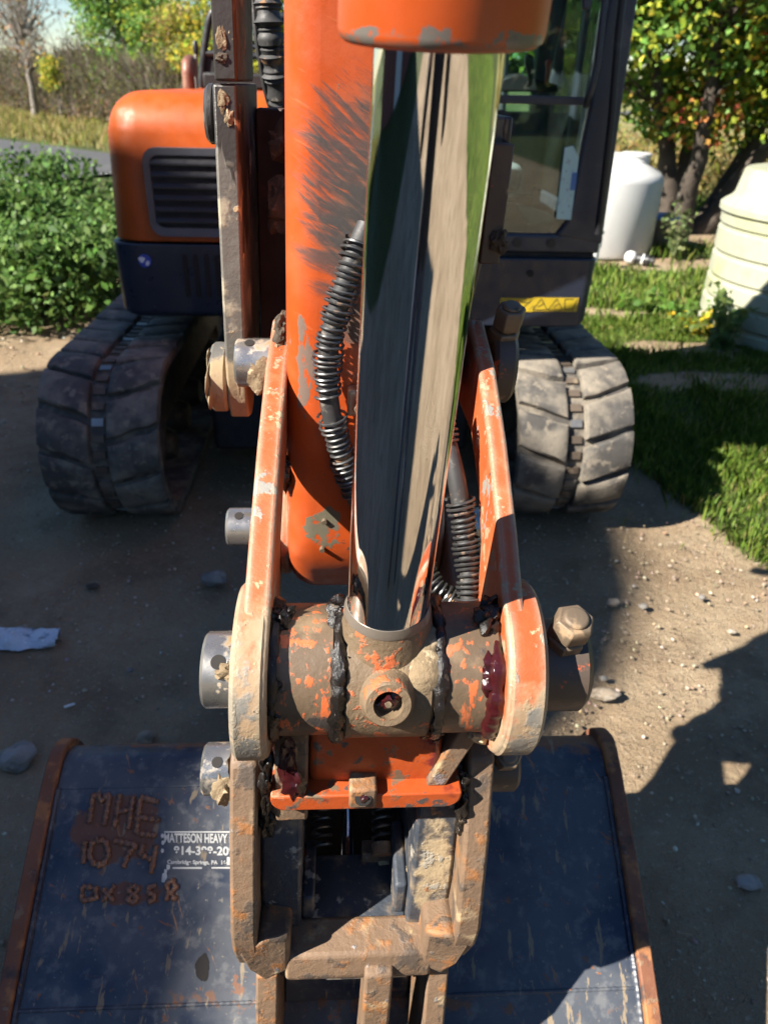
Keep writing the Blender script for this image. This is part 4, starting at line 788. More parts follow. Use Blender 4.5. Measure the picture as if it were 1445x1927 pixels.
# hoses with coil guards
def hose(pts, r, rc, ranges, turns, name='hydraulic_hose'):
    P = catmull(pts, 10); L = [0]
    for a, b2 in zip(P, P[1:]): L.append(L[-1] + (b2 - a).length)
    h = G().tube(P, r, 12).done(name, 'hose', EX, smooth=True)
    def at_s(s):
        for i in range(len(P) - 1):
            if L[i + 1] >= s: t = (s - L[i]) / max(L[i + 1] - L[i], 1e-9); return P[i].lerp(P[i + 1], t), (P[i + 1] - P[i]).normalized()
        return P[-1], (P[-1] - P[-2]).normalized()
    for (u0, u1), nt in zip(ranges, turns):
        Q = []; N = nt * 14
        for i in range(N + 1):
            u = u0 + (u1 - u0) * (i / N + 0.006 * math.sin(i * 0.13)); p, d_ = at_s(u * L[-1]); e = d_.cross(Vector((0.2, -1, 0.1))).normalized(); f = d_.cross(e); w = 2 * math.pi * i / 14
            wob = rc * (1 + 0.10 * math.sin(i * 0.05 + 1) + 0.06 * math.sin(i * 0.31)); Q.append(p + (e * math.cos(w) + f * math.sin(w)) * wob)
        G().tube(Q, 0.0017, 6).done('spring_guard', 'spring', h, smooth=True)
hose([at_y(690, 425, 0.765), at_y(668, 480, 0.752), at_y(642, 560, 0.745), at_y(622, 635, 0.742), at_y(616, 705, 0.742), at_y(624, 780, 0.742), at_y(645, 860, 0.745), at_y(672, 945, 0.752), at_y(700, 1010, 0.765)], 0.0105, 0.0138, [(0.04, 0.47), (0.53, 0.80)], [25, 15])
hose([at_y(815, 740, 0.765), at_y(838, 820, 0.735), at_y(856, 890, 0.715), at_y(868, 960, 0.700), at_y(878, 1030, 0.685), at_y(883, 1100, 0.665), at_y(882, 1160, 0.650)], 0.0100, 0.0138, [(0.10, 0.24), (0.47, 0.97)], [6, 20])
hose([at_y(790, 1040, 0.70), at_y(805, 1080, 0.69), at_y(825, 1108, 0.68), at_y(862, 1140, 0.67)], 0.0065, 0.0110, [(0.1, 0.95)], [10])
# sleeved hose bundle hanging beside the boom
P = catmull([at_y(498, -60, 1.35), at_y(503, 0, 1.35), at_y(508, 60, 1.35), at_y(516, 120, 1.36), at_y(528, 185, 1.38), at_y(545, 240, 1.42)], 14)
g = G(); rs = [0.020 * (1 + 0.14 * mnoise.noise(Vector((i * 0.9, 0, 0))) * 2 + 0.10 * math.sin(i * 0.83 + 1)) for i in range(len(P))]; g.tube(P, rs, 14); sl_ = g.done('hose_sleeve', 'hose', EX, smooth=True)
G().tube([p + Vector((-0.020, -0.006, 0)) for p in P], 0.0045, 8).done('thin_hose', 'hose', sl_, smooth=True)

# ------------------------------------------------------------------ upper body
def rbox(name, x0, x1, y0, y1, z0, z1, m, parent, rules, small=0.006, taper=None):
    """box with chosen edges strongly rounded; rules: list of (test(mid), width, segments)"""
    bm = bmesh.new(); vs = [bm.verts.new((x, y, z)) for z in (z0, z1) for y in (y0, y1) for x in (x0, x1)]
    for q in [(0, 2, 3, 1), (4, 5, 7, 6), (0, 1, 5, 4), (2, 6, 7, 3), (0, 4, 6, 2), (1, 3, 7, 5)]: bm.faces.new([vs[i] for i in q])
    if taper:
        for q in bm.verts: q.co = Vector(taper(q.co))
    for test, w, s in rules:
        es = [e for e in bm.edges if test((e.verts[0].co + e.verts[1].co) / 2, e)]
        if es: bmesh.ops.bevel(bm, geom=es, offset=w, segments=s, affect='EDGES', profile=0.5)
    v = [tuple(q.co) for q in bm.verts]; bm.verts.index_update(); f = [tuple(q.index for q in p.verts) for p in bm.faces]; bm.free()
    return raw(name, v, f, m, parent, MX, bevel=small, smooth=True)
eps = 0.02
hood = rbox('hood', -0.865, -0.19, 2.80, 4.25, 0.992, 1.458, 'orange_clean', EX, [(lambda c, e: (abs(c.y - 2.82) < eps and abs(c.z - 1.458) < eps) or (abs(c.x + 0.854) < eps and abs(c.y - 2.81) < eps) or (abs(c.x + 0.843) < eps and abs(c.z - 1.458) < eps), 0.125, 10)], 0.004, taper=lambda c: (c.x + (0.022 if c.z > 1.2 and c.x < -0.5 else 0), c.y + (0.02 if c.z > 1.2 and c.y < 3 else 0), c.z))
def rrect(x0, x1, z0, z1, r, n=5):
    return arc(x0 + r, z0 + r, r, 180, 270, n) + arc(x1 - r, z0 + r, r, 270, 360, n) + arc(x1 - r, z1 - r, r, 0, 90, n) + arc(x0 + r, z1 - r, r, 90, 180, n)
g = G(); a = rrect(-0.712, -0.262, 1.012, 1.295, 0.045); b_ = rrect(-0.690, -0.284, 1.040, 1.272, 0.030); n = len(a)
v = [(x, 2.786, z) for x, z in a] + [(x, 2.790, z) for x, z in b_] + [(x, 2.830, z) for x, z in a] + [(x, 2.830, z) for x, z in b_]
f = []
for i in range(n):
    j = (i + 1) % n; f += [(i, j, n + j, n + i), (i, 2 * n + i, 2 * n + j, j), (n + i, n + j, 3 * n + j, 3 * n + i), (2 * n + i, 3 * n + i, 3 * n + j, 2 * n + j)]
g.add(v, f); gr = g.done('grille_frame', 'grille', hood, MX, smooth=True)
G().plate(b_, 2.7965, 2.7990, axis='y').done('grille_mesh', 'dark_int', hood, MX)
for i in range(6):
    z = 1.062 + i * 0.037
    g = G(); v = [(x, y, zz) for x in (-0.688, -0.286) for y, zz in ((2.7860, z), (2.7960, z + 0.012), (2.7960, z + 0.007), (2.7860, z - 0.006))]
    g.add(v, [(0, 1, 2, 3), (7, 6, 5, 4), (0, 4, 5, 1), (1, 5, 6, 2), (2, 6, 7, 3), (3, 7, 4, 0)]); g.done('grille_slat', 'black_plastic', hood, MX)
skirt = rbox('side_skirt', -0.872, -0.19, 2.795, 4.25, 0.722, 0.984, 'navy', EX, [(lambda c, e: (abs(c.x + 0.872) < eps and abs(c.y - 2.795) < eps), 0.10, 8), (lambda c, e: c.z < 0.73 and c.y < 2.93, 0.03, 4)], 0.004)
for i in range(7): G().plate(rrect(-0.615 + i * 0.038, -0.599 + i * 0.038, 0.80, 0.95, 0.007, 3), 2.7905, 2.7945, axis='y').done('vent_slot', 'hole', skirt, MX)
st = Vector((-0.748, 2.7925, 0.927))
g = G(); g.cyl(st, st + Vector((0, -0.0015, 0)), 0.023, n=32); s1 = g.done('round_sticker', 'sticker_blue', skirt, MX)
g = G(); pts = [(st.x - 0.010 + 0.011 * math.cos(t) * (1 + 0.3 * math.sin(3 * t)), st.z + 0.004 + 0.010 * math.sin(t)) for t in np.linspace(0, 6.283, 14)[:-1]]; g.plate(pts, 2.7900, 2.7908, axis='y')
pts = [(st.x + 0.009 + 0.007 * math.cos(t) * (1 + 0.3 * math.sin(2 * t)), st.z - 0.008 + 0.009 * math.sin(t)) for t in np.linspace(0, 6.283, 12)[:-1]]; g.plate(pts, 2.7900, 2.7908, axis='y'); g.done('sticker_print', 'sticker_white', skirt, MX)
rbox('rear_body', -0.84, 0.15, 3.9, 4.55, 0.72, 1.40, 'orange_clean', EX, [(lambda c, e: c.y > 4.5 and abs(c.x) > 0.8, 0.25, 8)], 0.02)
# exhaust, antenna and guard frame on the hood
p0 = Vector(AI(at_y(358, 178, 3.60))); p1 = Vector(at_y(359, 128, 3.60))
pb = at_y(358, 182, 3.60)
G().tube(catmull([(pb.x, pb.y, 1.45), (pb.x, pb.y, 1.500), (pb.x, pb.y + 0.004, 1.525), (pb.x, pb.y + 0.02, 1.548), (pb.x, pb.y + 0.05, 1.556), (pb.x, pb.y + 0.08, 1.556)], 5), 0.026, 16).done('exhaust_pipe', 'exhaust', EX, smooth=True)
pa = at_y(369, 150, 3.66); pt = at_y(367, 78, 3.66)
an_ = G().tube([(pa.x, pa.y, 1.45), pa, at_y(369, 100, 3.66)], 0.008, 10).done('antenna', 'tooth', EX, smooth=True)
G().lathe(at_y(369, 102, 3.66), at_y(367, 76, 3.66), [(0, 0.008), (0.2, 0.011), (0.8, 0.010), (1, 0.004)], 10).done('antenna_tip', 'black_plastic', an_, smooth=True)
Yg_ = 3.9
def q(px, py, y=Yg_): return at_y(px, py, y)
fr = G(); fr.tube(catmull([q(379, 165), q(382, 120), q(390, 60), q(397, 30), q(408, 20), q(430, 19), q(520, 30), q(600, 38)], 6), 0.016, 10)
guard = fr.done('guard_frame', 'black_plastic', EX, smooth=True)
for a, b2, r in [((384, 100), (520, 108), 0.014), ((470, 88), (560, 92), 0.010), ((470, 28), (560, 34), 0.010), ((415, 22), (412, 168), 0.012), ((498, 30), (500, 168), 0.010)]:
    G().tube([q(*a), q(*b2)], r, 8).done('guard_bar', 'black_plastic', guard, smooth=True)
v = [q(381, 165), q(470, 170), q(470, 128), q(420, 112), q(386, 104)]; g = G(); k = len(v); g.add(v + [p + Vector((0, 0.03, 0)) for p in v], [tuple(range(k)), tuple(range(2 * k - 1, k - 1, -1))] + [(i, (i + 1) % k, (i + 1) % k + k, i + k) for i in range(k)]); g.done('guard_mesh', 'dark_int', guard)
G().box(-0.62, -0.24, 3.6, 4.2, 1.46, 1.52).done('engine_cover', 'dark_int', EX, MX, bevel=0.01)

# ------------------------------------------------------------------ cab
CY = 2.715
cab = G()
# right front post, foot panel, roof, rear and left posts
cab.plate([(0.760, 1.455), (0.738, 1.10), (0.700, 1.045), (0.872, 1.02), (0.862, 1.60), (0.852, 2.20), (0.790, 2.20)], CY - 0.005, CY + 0.09, axis='y')
cab.plate([(0.185, 2.20), (0.185, 1.0), (0.235, 1.0), (0.235, 2.20)], CY, CY + 0.07, axis='y')
cab.box(0.19, 0.865, CY - 0.002, CY + 0.05, 0.988, 1.052); cab.box(0.19, 0.865, CY, CY + 1.10, 2.14, 2.22); cab.box(0.235, 0.785, CY + 0.001, CY + 0.05, 2.08, 2.14)
cab.box(0.80, 0.865, CY + 1.02, CY + 1.10, 1.0, 2.15); cab.box(0.19, 0.25, CY + 1.02, CY + 1.10, 1.0, 2.15); cab.box(0.19, 0.86, CY + 1.02, CY + 1.08, 1.0, 1.40)
cab.box(0.84, 0.865, CY + 0.09, CY + 1.02, 1.0, 1.10); cab.box(0.842, 0.864, CY + 0.50, CY + 0.56, 1.1, 2.15); cab.box(0.19, 0.215, CY + 0.07, CY + 1.02, 1.0, 1.45)
cab = cab.done('cab', 'cab_grey', EX, MX, bevel=0.012, segs=3)
G().box(0.21, 0.85, CY + 0.051, CY + 1.02, 0.985, 1.012).done('cab_floor', 'dark_int', cab, MX)
G().box(0.2355, 0.752, CY + 0.012, CY + 0.018, 1.475, 2.09).done('upper_pane', 'glass', cab, MX)
g = G(); g.plate([(0.2355, 1.052), (0.703, 1.052), (0.735, 1.10), (0.755, 1.448), (0.2355, 1.448)], CY + 0.012, CY + 0.018, axis='y'); g.done('lower_pane', 'glass', cab, MX)
G().box(0.2355, 0.757, CY - 0.010, CY + 0.03, 1.4495, 1.474).done('window_bar', 'cab_grey', cab, MX, bevel=0.004)
G().box(0.215, 0.842, CY + 1.045, CY + 1.051, 1.40, 2.14).done('rear_pane', 'glass', cab, MX)
G().box(0.852, 0.857, CY + 0.10, CY + 1.01, 1.10, 2.14).done('side_pane', 'glass', cab, MX)
gh = catmull([at_y(1143, -60, 2.66), at_y(1137, 0, 2.66), at_y(1130, 60, 2.66), at_y(1123, 120, 2.66), at_y(1114, 160, 2.66), at_y(1107, 182, 2.67), at_y(1101, 198, 2.70)], 6)
G().tube(gh, 0.0105, 10).done('grab_handle', 'cab_grey', cab, smooth=True)
G().tube([at_y(1175, -40, 2.66), at_y(1163, 60, 2.66), at_y(1150, 220, 2.66), at_y(1135, 350, 2.66), at_y(1124, 440, 2.67)], 0.012, 10).done('door_edge_trim', 'black_plastic', cab, smooth=True)
G().cyl(at_y(938, 240, 2.64), at_y(938, 240, 2.70), 0.05, n=32).done('work_lamp', 'black_plastic', cab, smooth=True)
def slab(name, pts, y, t, m, par):
    v = [at_y(px, py, y) for px, py in pts]; k = len(v); g = G(); g.add(v + [p + Vector((0, t, 0)) for p in v], [tuple(range(k)), tuple(range(2 * k - 1, k - 1, -1))] + [(i, (i + 1) % k, (i + 1) % k + k, i + k) for i in range(k)])
    return g.done(name, m, par, bevel=min(0.01, t * 0.3))
slab('paper_notice', [(1046, 412), (1062, 278), (1078, 274), (1089, 296), (1074, 414)], 2.755, 0.003, 'paper', cab)
slab('notice_mark', [(1072, 358), (1076, 325), (1086, 324), (1082, 358)], 2.7535, 0.001, 'blue_plastic', cab)
sb = G(); sb.box(0.30, 0.66, 3.10, 3.50, 1.10, 1.24); sb.done('seat_cushion', 'seat', cab, MX, bevel=0.04, segs=4)
G().plate([(3.44, 1.22), (3.54, 1.20), (3.64, 1.76), (3.55, 1.78)], 0.32, 0.64).done('seat_back', 'seat', cab, MX, bevel=0.035, segs=4)
G().box(0.40, 0.56, 3.57, 3.65, 1.80, 1.96).done('headrest', 'seat', cab, MX, bevel=0.03, segs=4)
slab('monitor_post', [(1033, 168), (1046, 100), (1056, 60), (1068, 0), (1088, 0), (1078, 90), (1072, 168)], 3.6, 0.05, 'cab_grey', cab)
for pts, m in (([(990, 165), (996, 150), (988, 120), (988, 104), (998, 101), (1004, 106), (1005, 122), (1002, 160)], 'black_plastic'), ([(1026, 158), (1029, 130), (1027, 116), (1034, 110), (1039, 116), (1036, 134), (1032, 160)], 'sticker_red')):
    slab('control_lever', pts, 3.0, 0.03, m, cab)
slab('console', [(940, 168), (945, 148), (975, 138), (1010, 148), (1050, 160), (1050, 174), (940, 172)], 3.05, 0.25, 'dark_int', cab)
slab('pedal_plate', [(970, 383), (1035, 402), (1062, 414), (1050, 420), (995, 424)], 2.80, 0.02, 'seat', cab)
slab('foot_bar', [(930, 364), (1005, 364), (1004, 372), (930, 374)], 2.84, 0.02, 'seat', cab)
slab('side_mirror', [(1095, 0), (1096, 20), (1113, 16), (1116, -20), (1097, -20)], 2.60, 0.02, 'cab_grey', cab)
box = rbox('side_box', 0.205, 0.868, 2.700, 4.2, 0.727, 0.972, 'navy', EX, [(lambda c, e: abs(c.x - 0.868) < eps and c.z < 0.74 or (abs(c.x - 0.868) < eps and abs(c.y - 2.70) < eps), 0.045, 6)], 0.006, taper=lambda c: (c.x - (0.012 if c.z < 0.8 and c.x > 0.5 else 0), c.y, c.z))
G().box(0.21, 0.85, 2.72, 4.1, 0.9725, 0.9875).done('cab_gap', 'dark_int', EX, MX)
def sticker(px0, px1, py0, py1, kind):
    yy = 2.6985
    c0 = at_y(px0, py0, 2.735); c1 = at_y(px1, py1, 2.735); x0 = AI((c0.x, c0.y, 1.025))[0]; x1 = AI((c1.x, c1.y, 1.025))[0]; z1, z0 = c0.z, c1.z
    G().box(x0, x1, yy - 0.0012, yy, z0, z1).done('warning_sticker', 'sticker_yellow', box, MX)
    g = G(); w = x1 - x0; h = z1 - z0; t = 0.0028
    def line(a, b):
        a = Vector((x0 + a[0] * w, 0, z0 + a[1] * h)); b = Vector((x0 + b[0] * w, 0, z0 + b[1] * h)); n = Vector((-(b - a).z, 0, (b - a).x)).normalized() * t / 2
        v = [a + n, b + n, b - n, a - n]; g.add([(p.x, yy - 0.0018, p.z) for p in v] + [(p.x, yy - 0.0012, p.z) for p in v], [(0, 1, 2, 3), (7, 6, 5, 4), (0, 4, 5, 1), (1, 5, 6, 2), (2, 6, 7, 3), (3, 7, 4, 0)])
    if kind:
        for o in (0.02, 0.36): line((o, 0.10), (o + 0.16, 0.92)); line((o + 0.16, 0.92), (o + 0.32, 0.10)); line((o, 0.10), (o + 0.32, 0.10)); line((o + 0.10, 0.3), (o + 0.22, 0.55))
        line((0.70, 0.9), (0.72, 0.15)); line((0.72, 0.15), (0.90, 0.15)); line((0.90, 0.15), (0.97, 0.9)); line((0.70, 0.9), (0.90, 0.9))
    else:
        for a, b in [((0.05, 0.1), (0.05, 0.9)), ((0.05, 0.5), (0.3, 0.52)), ((0.3, 0.1), (0.45, 0.5)), ((0.45, 0.5), (0.62, 0.1)), ((0.62, 0.1), (0.95, 0.9)), ((0.6, 0.75), (0.9, 0.65)), ((0.1, 0.2), (0.28, 0.2)), ((0.1, 0.85), (0.4, 0.85))]: line(a, b)
    g.done('sticker_print', 'sticker_black', box, MX)
    if not kind: cc = Vector((x0 + 0.5 * w, yy - 0.0014, z0 + 0.72 * h)); G().cyl(cc, cc - Vector((0, 0.0012, 0)), 0.006, n=14).done('sticker_dot', 'sticker_red', box, MX)
sticker(941, 1001, 560, 587, 0); sticker(1003, 1086, 560, 588, 1)
hb = Vector((0.625, 2.6995, 0.920)); G().cyl(hb, hb - Vector((0, 0.004, 0)), 0.012, n=20).done('box_bolt', 'hole', box, MX, smooth=True)
for x in (0.57, 0.69): G().cyl((x, CY - 0.006, 1.022), (x, CY + 0.004, 1.022), 0.016, n=20).done('cab_bolt', 'black_plastic', cab, MX, smooth=True)

# ------------------------------------------------------------------ tracks
G().box(-0.55, 0.45, 2.7, 4.5, 0.22, 0.60).done('undercarriage', 'dark_int', EX, MX, bevel=0.02)
G().cyl((-0.02, 3.5, 0.58), (-0.02, 3.5, 0.74), 0.5, n=40).done('slew_ring', 'track_steel', EX, MX, smooth=True)
def track(xc, seed):
    r0, yf, yb, zc = 0.285, 2.665, 4.62, 0.312; PIT = 0.150
    straight = yb - yf; per = 2 * straight + 2 * math.pi * r0
    def path(s, o=0.0):
        """point and normal at length s, o outward"""
        s = s % per; r = r0 + o
        if s < math.pi * r0: a = R(90) + s / r0; return (yf + r * math.cos(a), zc + r * math.sin(a))      # top of front -> round -> bottom
        s -= math.pi * r0
        if s < straight: return (yf + s, zc - r)
        s -= straight
        if s < math.pi * r0: a = R(270) + s / r0; return (yb + r * math.cos(a), zc + r * math.sin(a))
        s -= math.pi * r0; sag = 0.012 * math.sin(math.pi * s / straight); return (yb - s, zc + r - sag)
    W = 0.205; n = 150; v = []; f = []
    for i in range(n):
        s = per * i / n
        for x, o in ((-W, 0), (-W, -0.022), (W, -0.022), (W, 0)): y, z = path(s, o); v.append((xc + x, y, z))
    for i in range(n):
        j = (i + 1) % n
        for k in range(4): f.append((i * 4 + k, j * 4 + k, j * 4 + (k + 1) % 4, i * 4 + (k + 1) % 4))
    t = raw('rubber_track', v, f, 'rubber_dark', EX, MX, smooth=True)
    nl = int(per / PIT); pit = per / nl; rnd = random.Random(seed)
    for i in range(nl):
        for side in (-1, 1):
            off = 0.5 * pit if side > 0 else 0.0; s0 = i * pit + off; v = []; f = []; T = [0.030, 0.075, 0.125, 0.175, 0.2055]; wl = pit * 0.86
            hgt = 0.026 + rnd.uniform(-0.003, 0.003); JT = [[rnd.uniform(-0.006, 0.006) for _ in range(2)] for _ in range(5)]; m_ = 5
            for lvl, (hh, inset) in enumerate([(0.0005, 0.0), (hgt * 0.8, 0.003), (hgt, 0.010)]):
                for ti, tt_ in enumerate(T):
                    t2 = min(max(tt_, T[0] + inset), T[-1] - inset)
                    sl = -0.34 * (tt_ - 0.03)
                    for si in range(m_):
                        u = si / (m_ - 1); jog = JT[ti][0] * (1 - u) + JT[ti][1] * u
                        ss = s0 + sl + jog + inset + (wl - 2 * inset) * u; y, z = path(ss, hh * (0.86 if ti == 4 and lvl == 2 else 1)); v.append((xc + side * t2, y, z))
            nt_ = len(T)
            def ix(l, a, b): return (l * nt_ + a) * m_ + b
            for a in range(nt_ - 1):
                for b in range(m_ - 1): f.append((ix(2, a, b), ix(2, a + 1, b), ix(2, a + 1, b + 1), ix(2, a, b + 1)))
            for l in range(2):
                for a in range(nt_ - 1):
                    for b in (0, m_ - 1): f.append((ix(l, a, b), ix(l, a + 1, b), ix(l + 1, a + 1, b), ix(l + 1, a, b)))
                for b in range(m_ - 1):
                    for a in (0, nt_ - 1): f.append((ix(l, a, b), ix(l, a, b + 1), ix(l + 1, a, b + 1), ix(l + 1, a, b)))
            raw('tread_lug', v, f, 'rubber', t, MX, smooth=True)
    for i in range(int(per / 0.056)):
        s0 = i * 0.056; g = G(); v = []
        for x in (-0.020, 0.020):
            for ss in (s0, s0 + 0.026):
                for o in (0.0005, 0.010): y, z = path(ss, o); v.append((xc + x, y, z))
        g.add(v, [(0, 1, 3, 2), (4, 6, 7, 5), (0, 4, 5, 1), (2, 3, 7, 6), (1, 5, 7, 3), (0, 2, 6, 4)])
        g.done('drive_bridge', 'tooth' if i % 4 == 1 else 'track_steel', t, MX)
    for yy in (yf, yb):
        s = 1 if xc < 0 else -1
        g = G(); g.lathe((xc - 0.10, yy, zc), (xc + 0.10, yy, zc), [(0, 0.02), (0, 0.09), (0.12, 0.10), (0.15, 0.225), (0.0, 0.235), (0.0, 0.262), (1.0, 0.262), (1.0, 0.235), (0.85, 0.225), (0.88, 0.10), (1, 0.09), (1, 0.02)], 48)
        g.done('idler_wheel', 'track_steel', t, MX, smooth=True)
    G().box(xc - 0.10, xc + 0.10, yf + 0.1, yb - 0.1, zc - 0.08, zc + 0.12).done('track_frame', 'track_steel', t, MX, bevel=0.02)
    for k in range(5):
        yy = yf + 0.35 + k * 0.32; G().lathe((xc - 0.11, yy, 0.105), (xc + 0.11, yy, 0.105), [(0, 0.055), (0.2, 0.075), (0.8, 0.075), (1, 0.055)], 24).done('track_roller', 'track_steel', t, MX, smooth=True)
    return t
track(-0.885, 1); track(0.785, 2)
# ------------------------------------------------------------------ bucket
BK = thing('digging_bucket', 'wide navy digging bucket with rusty edges, hung below the coupler', 'bucket', AX((-0.035, 0.8, 0.0)))
BT, BB = (0.87, 0.462), (0.604, 0.303)
BX0, BX1 = -0.500, 0.436
prof = [(1.035, 0.03), (1.035, 0.20), (1.022, 0.33), (0.992, 0.425), (0.945, 0.474), (0.87, 0.462), (0.604, 0.303), (0.485, 0.215), (0.425, 0.12), (0.42, 0.03)]
def offset(P, o):
    out = []
    for i, p in enumerate(P):
        a = P[max(i - 1, 0)]; b = P[min(i + 1, len(P) - 1)]; dx, dy = b[0] - a[0], b[1] - a[1]; L = math.hypot(dx, dy); out.append((p[0] + dy / L * -o * -1, p[1] - dx / L * o))
    return out
def bplane(px, py, lift=0.0):
    """point of the back plate seen at a picture position, lifted off it along its normal"""
    nl = Vector((0, -(BT[1] - BB[1]), BT[0] - BB[0])).normalized(); o = Vector(AI(CAMV)); dd = Vector(AI(CAMV + ray(px, py))) - o
    t = (Vector((0, BB[0], BB[1])) - o).dot(nl) / dd.dot(nl); p = o + dd * t + nl * lift; return p
sheets = [('top_roll', prof[:6], 'bucket'), ('back_plate', prof[5:7], 'bucket'), ('heel_plate', prof[6:], 'bucket')]
nin = 0.012
for nm, P, mm in sheets:
    if nm == 'top_roll':
        Q = [(p.x, p.y) for p in catmull([(q_[0], q_[1], 0) for q_ in P + [prof[6]]], 6)[:-6]]
    else: Q = P
    inner = [(y + (0.012 if i < 2 else 0) * 0, z) for i, (y, z) in enumerate(Q)]
    cen = (0.78, 0.10); sh = []
    for (y, z) in Q:
        L = math.hypot(cen[0] - y, cen[1] - z); sh.append((y + (cen[0] - y) / L * 0.014, z + (cen[1] - z) / L * 0.014))
    poly = Q + sh[::-1]
    o = G().plate(poly, BX0 + 0.0005, BX1 - 0.0005).done(nm, mm, BK, AX, bevel=0.0015)
    if nm == 'back_plate': back = o
    if nm == 'top_roll': roll = o
cen = (0.78, 0.10)
out = []
for (y, z) in [(p.x, p.y) for p in catmull([(a, b, 0) for a, b in prof], 4)]:
    L = math.hypot(y - cen[0], z - cen[1]); out.append((y + (y - cen[0]) / L * 0.014, z + (z - cen[1]) / L * 0.014))
for x0, x1 in ((BX0 - 0.024, BX0), (BX1, BX1 + 0.024)):
    G().plate(out, x0, x1).done('side_plate', 'bucket_rust', BK, AX, bevel=0.003)
G().plate([(1.052, 0.0), (1.038, 0.10), (1.024, 0.10), (1.027, 0.0)], BX0, BX1).done('cutting_edge', 'bucket_rust', BK, AX, bevel=0.002)
# welds along the seams
def bead(name, pts, r, m, par, n=8, wob=0.25, sd=0):
    P = []; rr = []
    for a, b in zip(pts, pts[1:]):
        a = Vector(a); b = Vector(b); k = max(2, int((b - a).length / 0.003))
        for i in range(k): P.append(a.lerp(b, i / k))
    P.append(Vector(pts[-1]))
    for i in range(len(P)): rr.append(r * (1 + wob * (0.5 * math.sin(i * 1.9 + sd) + 0.8 * mnoise.noise(Vector((i * 0.37, sd * 3.1, 0))))))
    rr[0] *= 0.75; rr[-1] *= 0.75
    return G().tube(P, rr, n).done(name, m, par, AX, smooth=True)
bead('seam_weld', [(BX0 + 0.002, BB[0], BB[1]), (-0.13, BB[0], BB[1])], 0.0030, 'bucket', back)
bead('seam_weld', [(0.11, BB[0], BB[1]), (BX1 - 0.002, BB[0], BB[1])], 0.0030, 'bucket', back, sd=3)
for x in (BX0 + 0.003, BX1 - 0.003): bead('corner_weld', [(x, BT[0], BT[1] + 0.001), (x, BB[0], BB[1] + 0.002), (x, 0.50, 0.228)], 0.005, 'bucket', back, sd=5)
# rust patches and welded letters (strokes in picture positions on the back plate)
def patch(pts, m, lift, name, par, seed=1):
    cx = sum(p[0] for p in pts) / len(pts); cy = sum(p[1] for p in pts) / len(pts); P = catmull([(x, y, 0) for x, y in pts + [pts[0]]], 10)[:-1]; rnd = random.Random(seed)
    v = []; 
    for i, p in enumerate(P):
        k = 1 + 0.07 * mnoise.noise(Vector((i * 0.7, seed * 2.2, 0))) + 0.05 * rnd.uniform(-1, 1); v.append(bplane(cx + (p.x - cx) * k, cy + (p.y - cy) * k, lift))
    return raw(name, v, [tuple(range(len(v)))], m, par, AX)
0 and patch([(150, 1492), (215, 1486), (290, 1478), (322, 1486), (312, 1540), (308, 1600), (300, 1640), (240, 1645), (180, 1632), (150, 1620), (135, 1560)], 'weld_patch', 0.0008, 'rust_patch', back, 1)
0 and patch([(150, 1668), (240, 1664), (320, 1656), (338, 1680), (330, 1705), (240, 1706), (155, 1702)], 'weld_patch', 0.0008, 'rust_patch', back, 4)
patch([(378, 1800), (386, 1796), (393, 1815), (390, 1843), (380, 1848), (370, 1838), (368, 1815)], 'hole', 0.0008, 'tar_spot', back, 3)
LET = {
 'M': [[(168, 1552), (175, 1500), (184, 1496), (192, 1510), (204, 1497), (206, 1502), (196, 1556)]],
 'H': [[(226, 1496), (215, 1560)], [(251, 1500), (241, 1564)], [(222, 1530), (245, 1526)]],
 'E': [[(264, 1504), (257, 1572)], [(264, 1502), (298, 1512)], [(262, 1540), (302, 1546)], [(258, 1570), (294, 1575)]],
 '1': [[(160, 1585), (157, 1628)]],
 '0': [[(188, 1582), (173, 1590), (168, 1612), (178, 1630), (195, 1630), (205, 1610), (200, 1588), (188, 1582)]],
 '7': [[(214, 1584), (257, 1592), (240, 1612), (232, 1636)]],
 '4': [[(270, 1590), (264, 1610), (290, 1622)], [(294, 1592), (288, 1625), (283, 1647)]],
 'D': [[(155, 1670), (153, 1698)], [(155, 1670), (180, 1674), (182, 1692), (153, 1698)]],
 'X': [[(193, 1674), (214, 1698)], [(216, 1668), (192, 1700)]],
 '8': [[(250, 1668), (240, 1676), (252, 1686), (260, 1676), (250, 1668)], [(250, 1686), (240, 1694), (250, 1701), (260, 1692), (250, 1686)]],
 '5': [[(294, 1668), (280, 1672), (278, 1682), (290, 1686), (290, 1696), (278, 1700)]],
 'R': [[(312, 1698), (318, 1680), (314, 1666), (325, 1660), (332, 1672), (322, 1682), (331, 1697)]]}
for k_, strokes in LET.items():
    big = k_ in 'MHE1074'; g = G(); r = 0.0050 if big else 0.0044
    for j, s in enumerate(strokes):
        P = [bplane(px, py, 0.0016) for px, py in s]; Q = []; rr = []
        for a, b in zip(P, P[1:]):
            k = max(2, int((b - a).length / 0.0018))
            for i in range(k): Q.append(a.lerp(b, i / k))
        Q.append(P[-1])
        for i in range(len(Q)): rr.append(r * (0.92 + 0.20 * math.sin(i * 1.15 + j) + 0.32 * mnoise.noise(Vector((i * 0.30, j * 5 + ord(k_), 0)))))
        rr[0] *= 0.7; rr[-1] *= 0.7
        g.tube(Q, rr, 10)
    g.done('weld_letter', 'weld', back, AX, smooth=True)
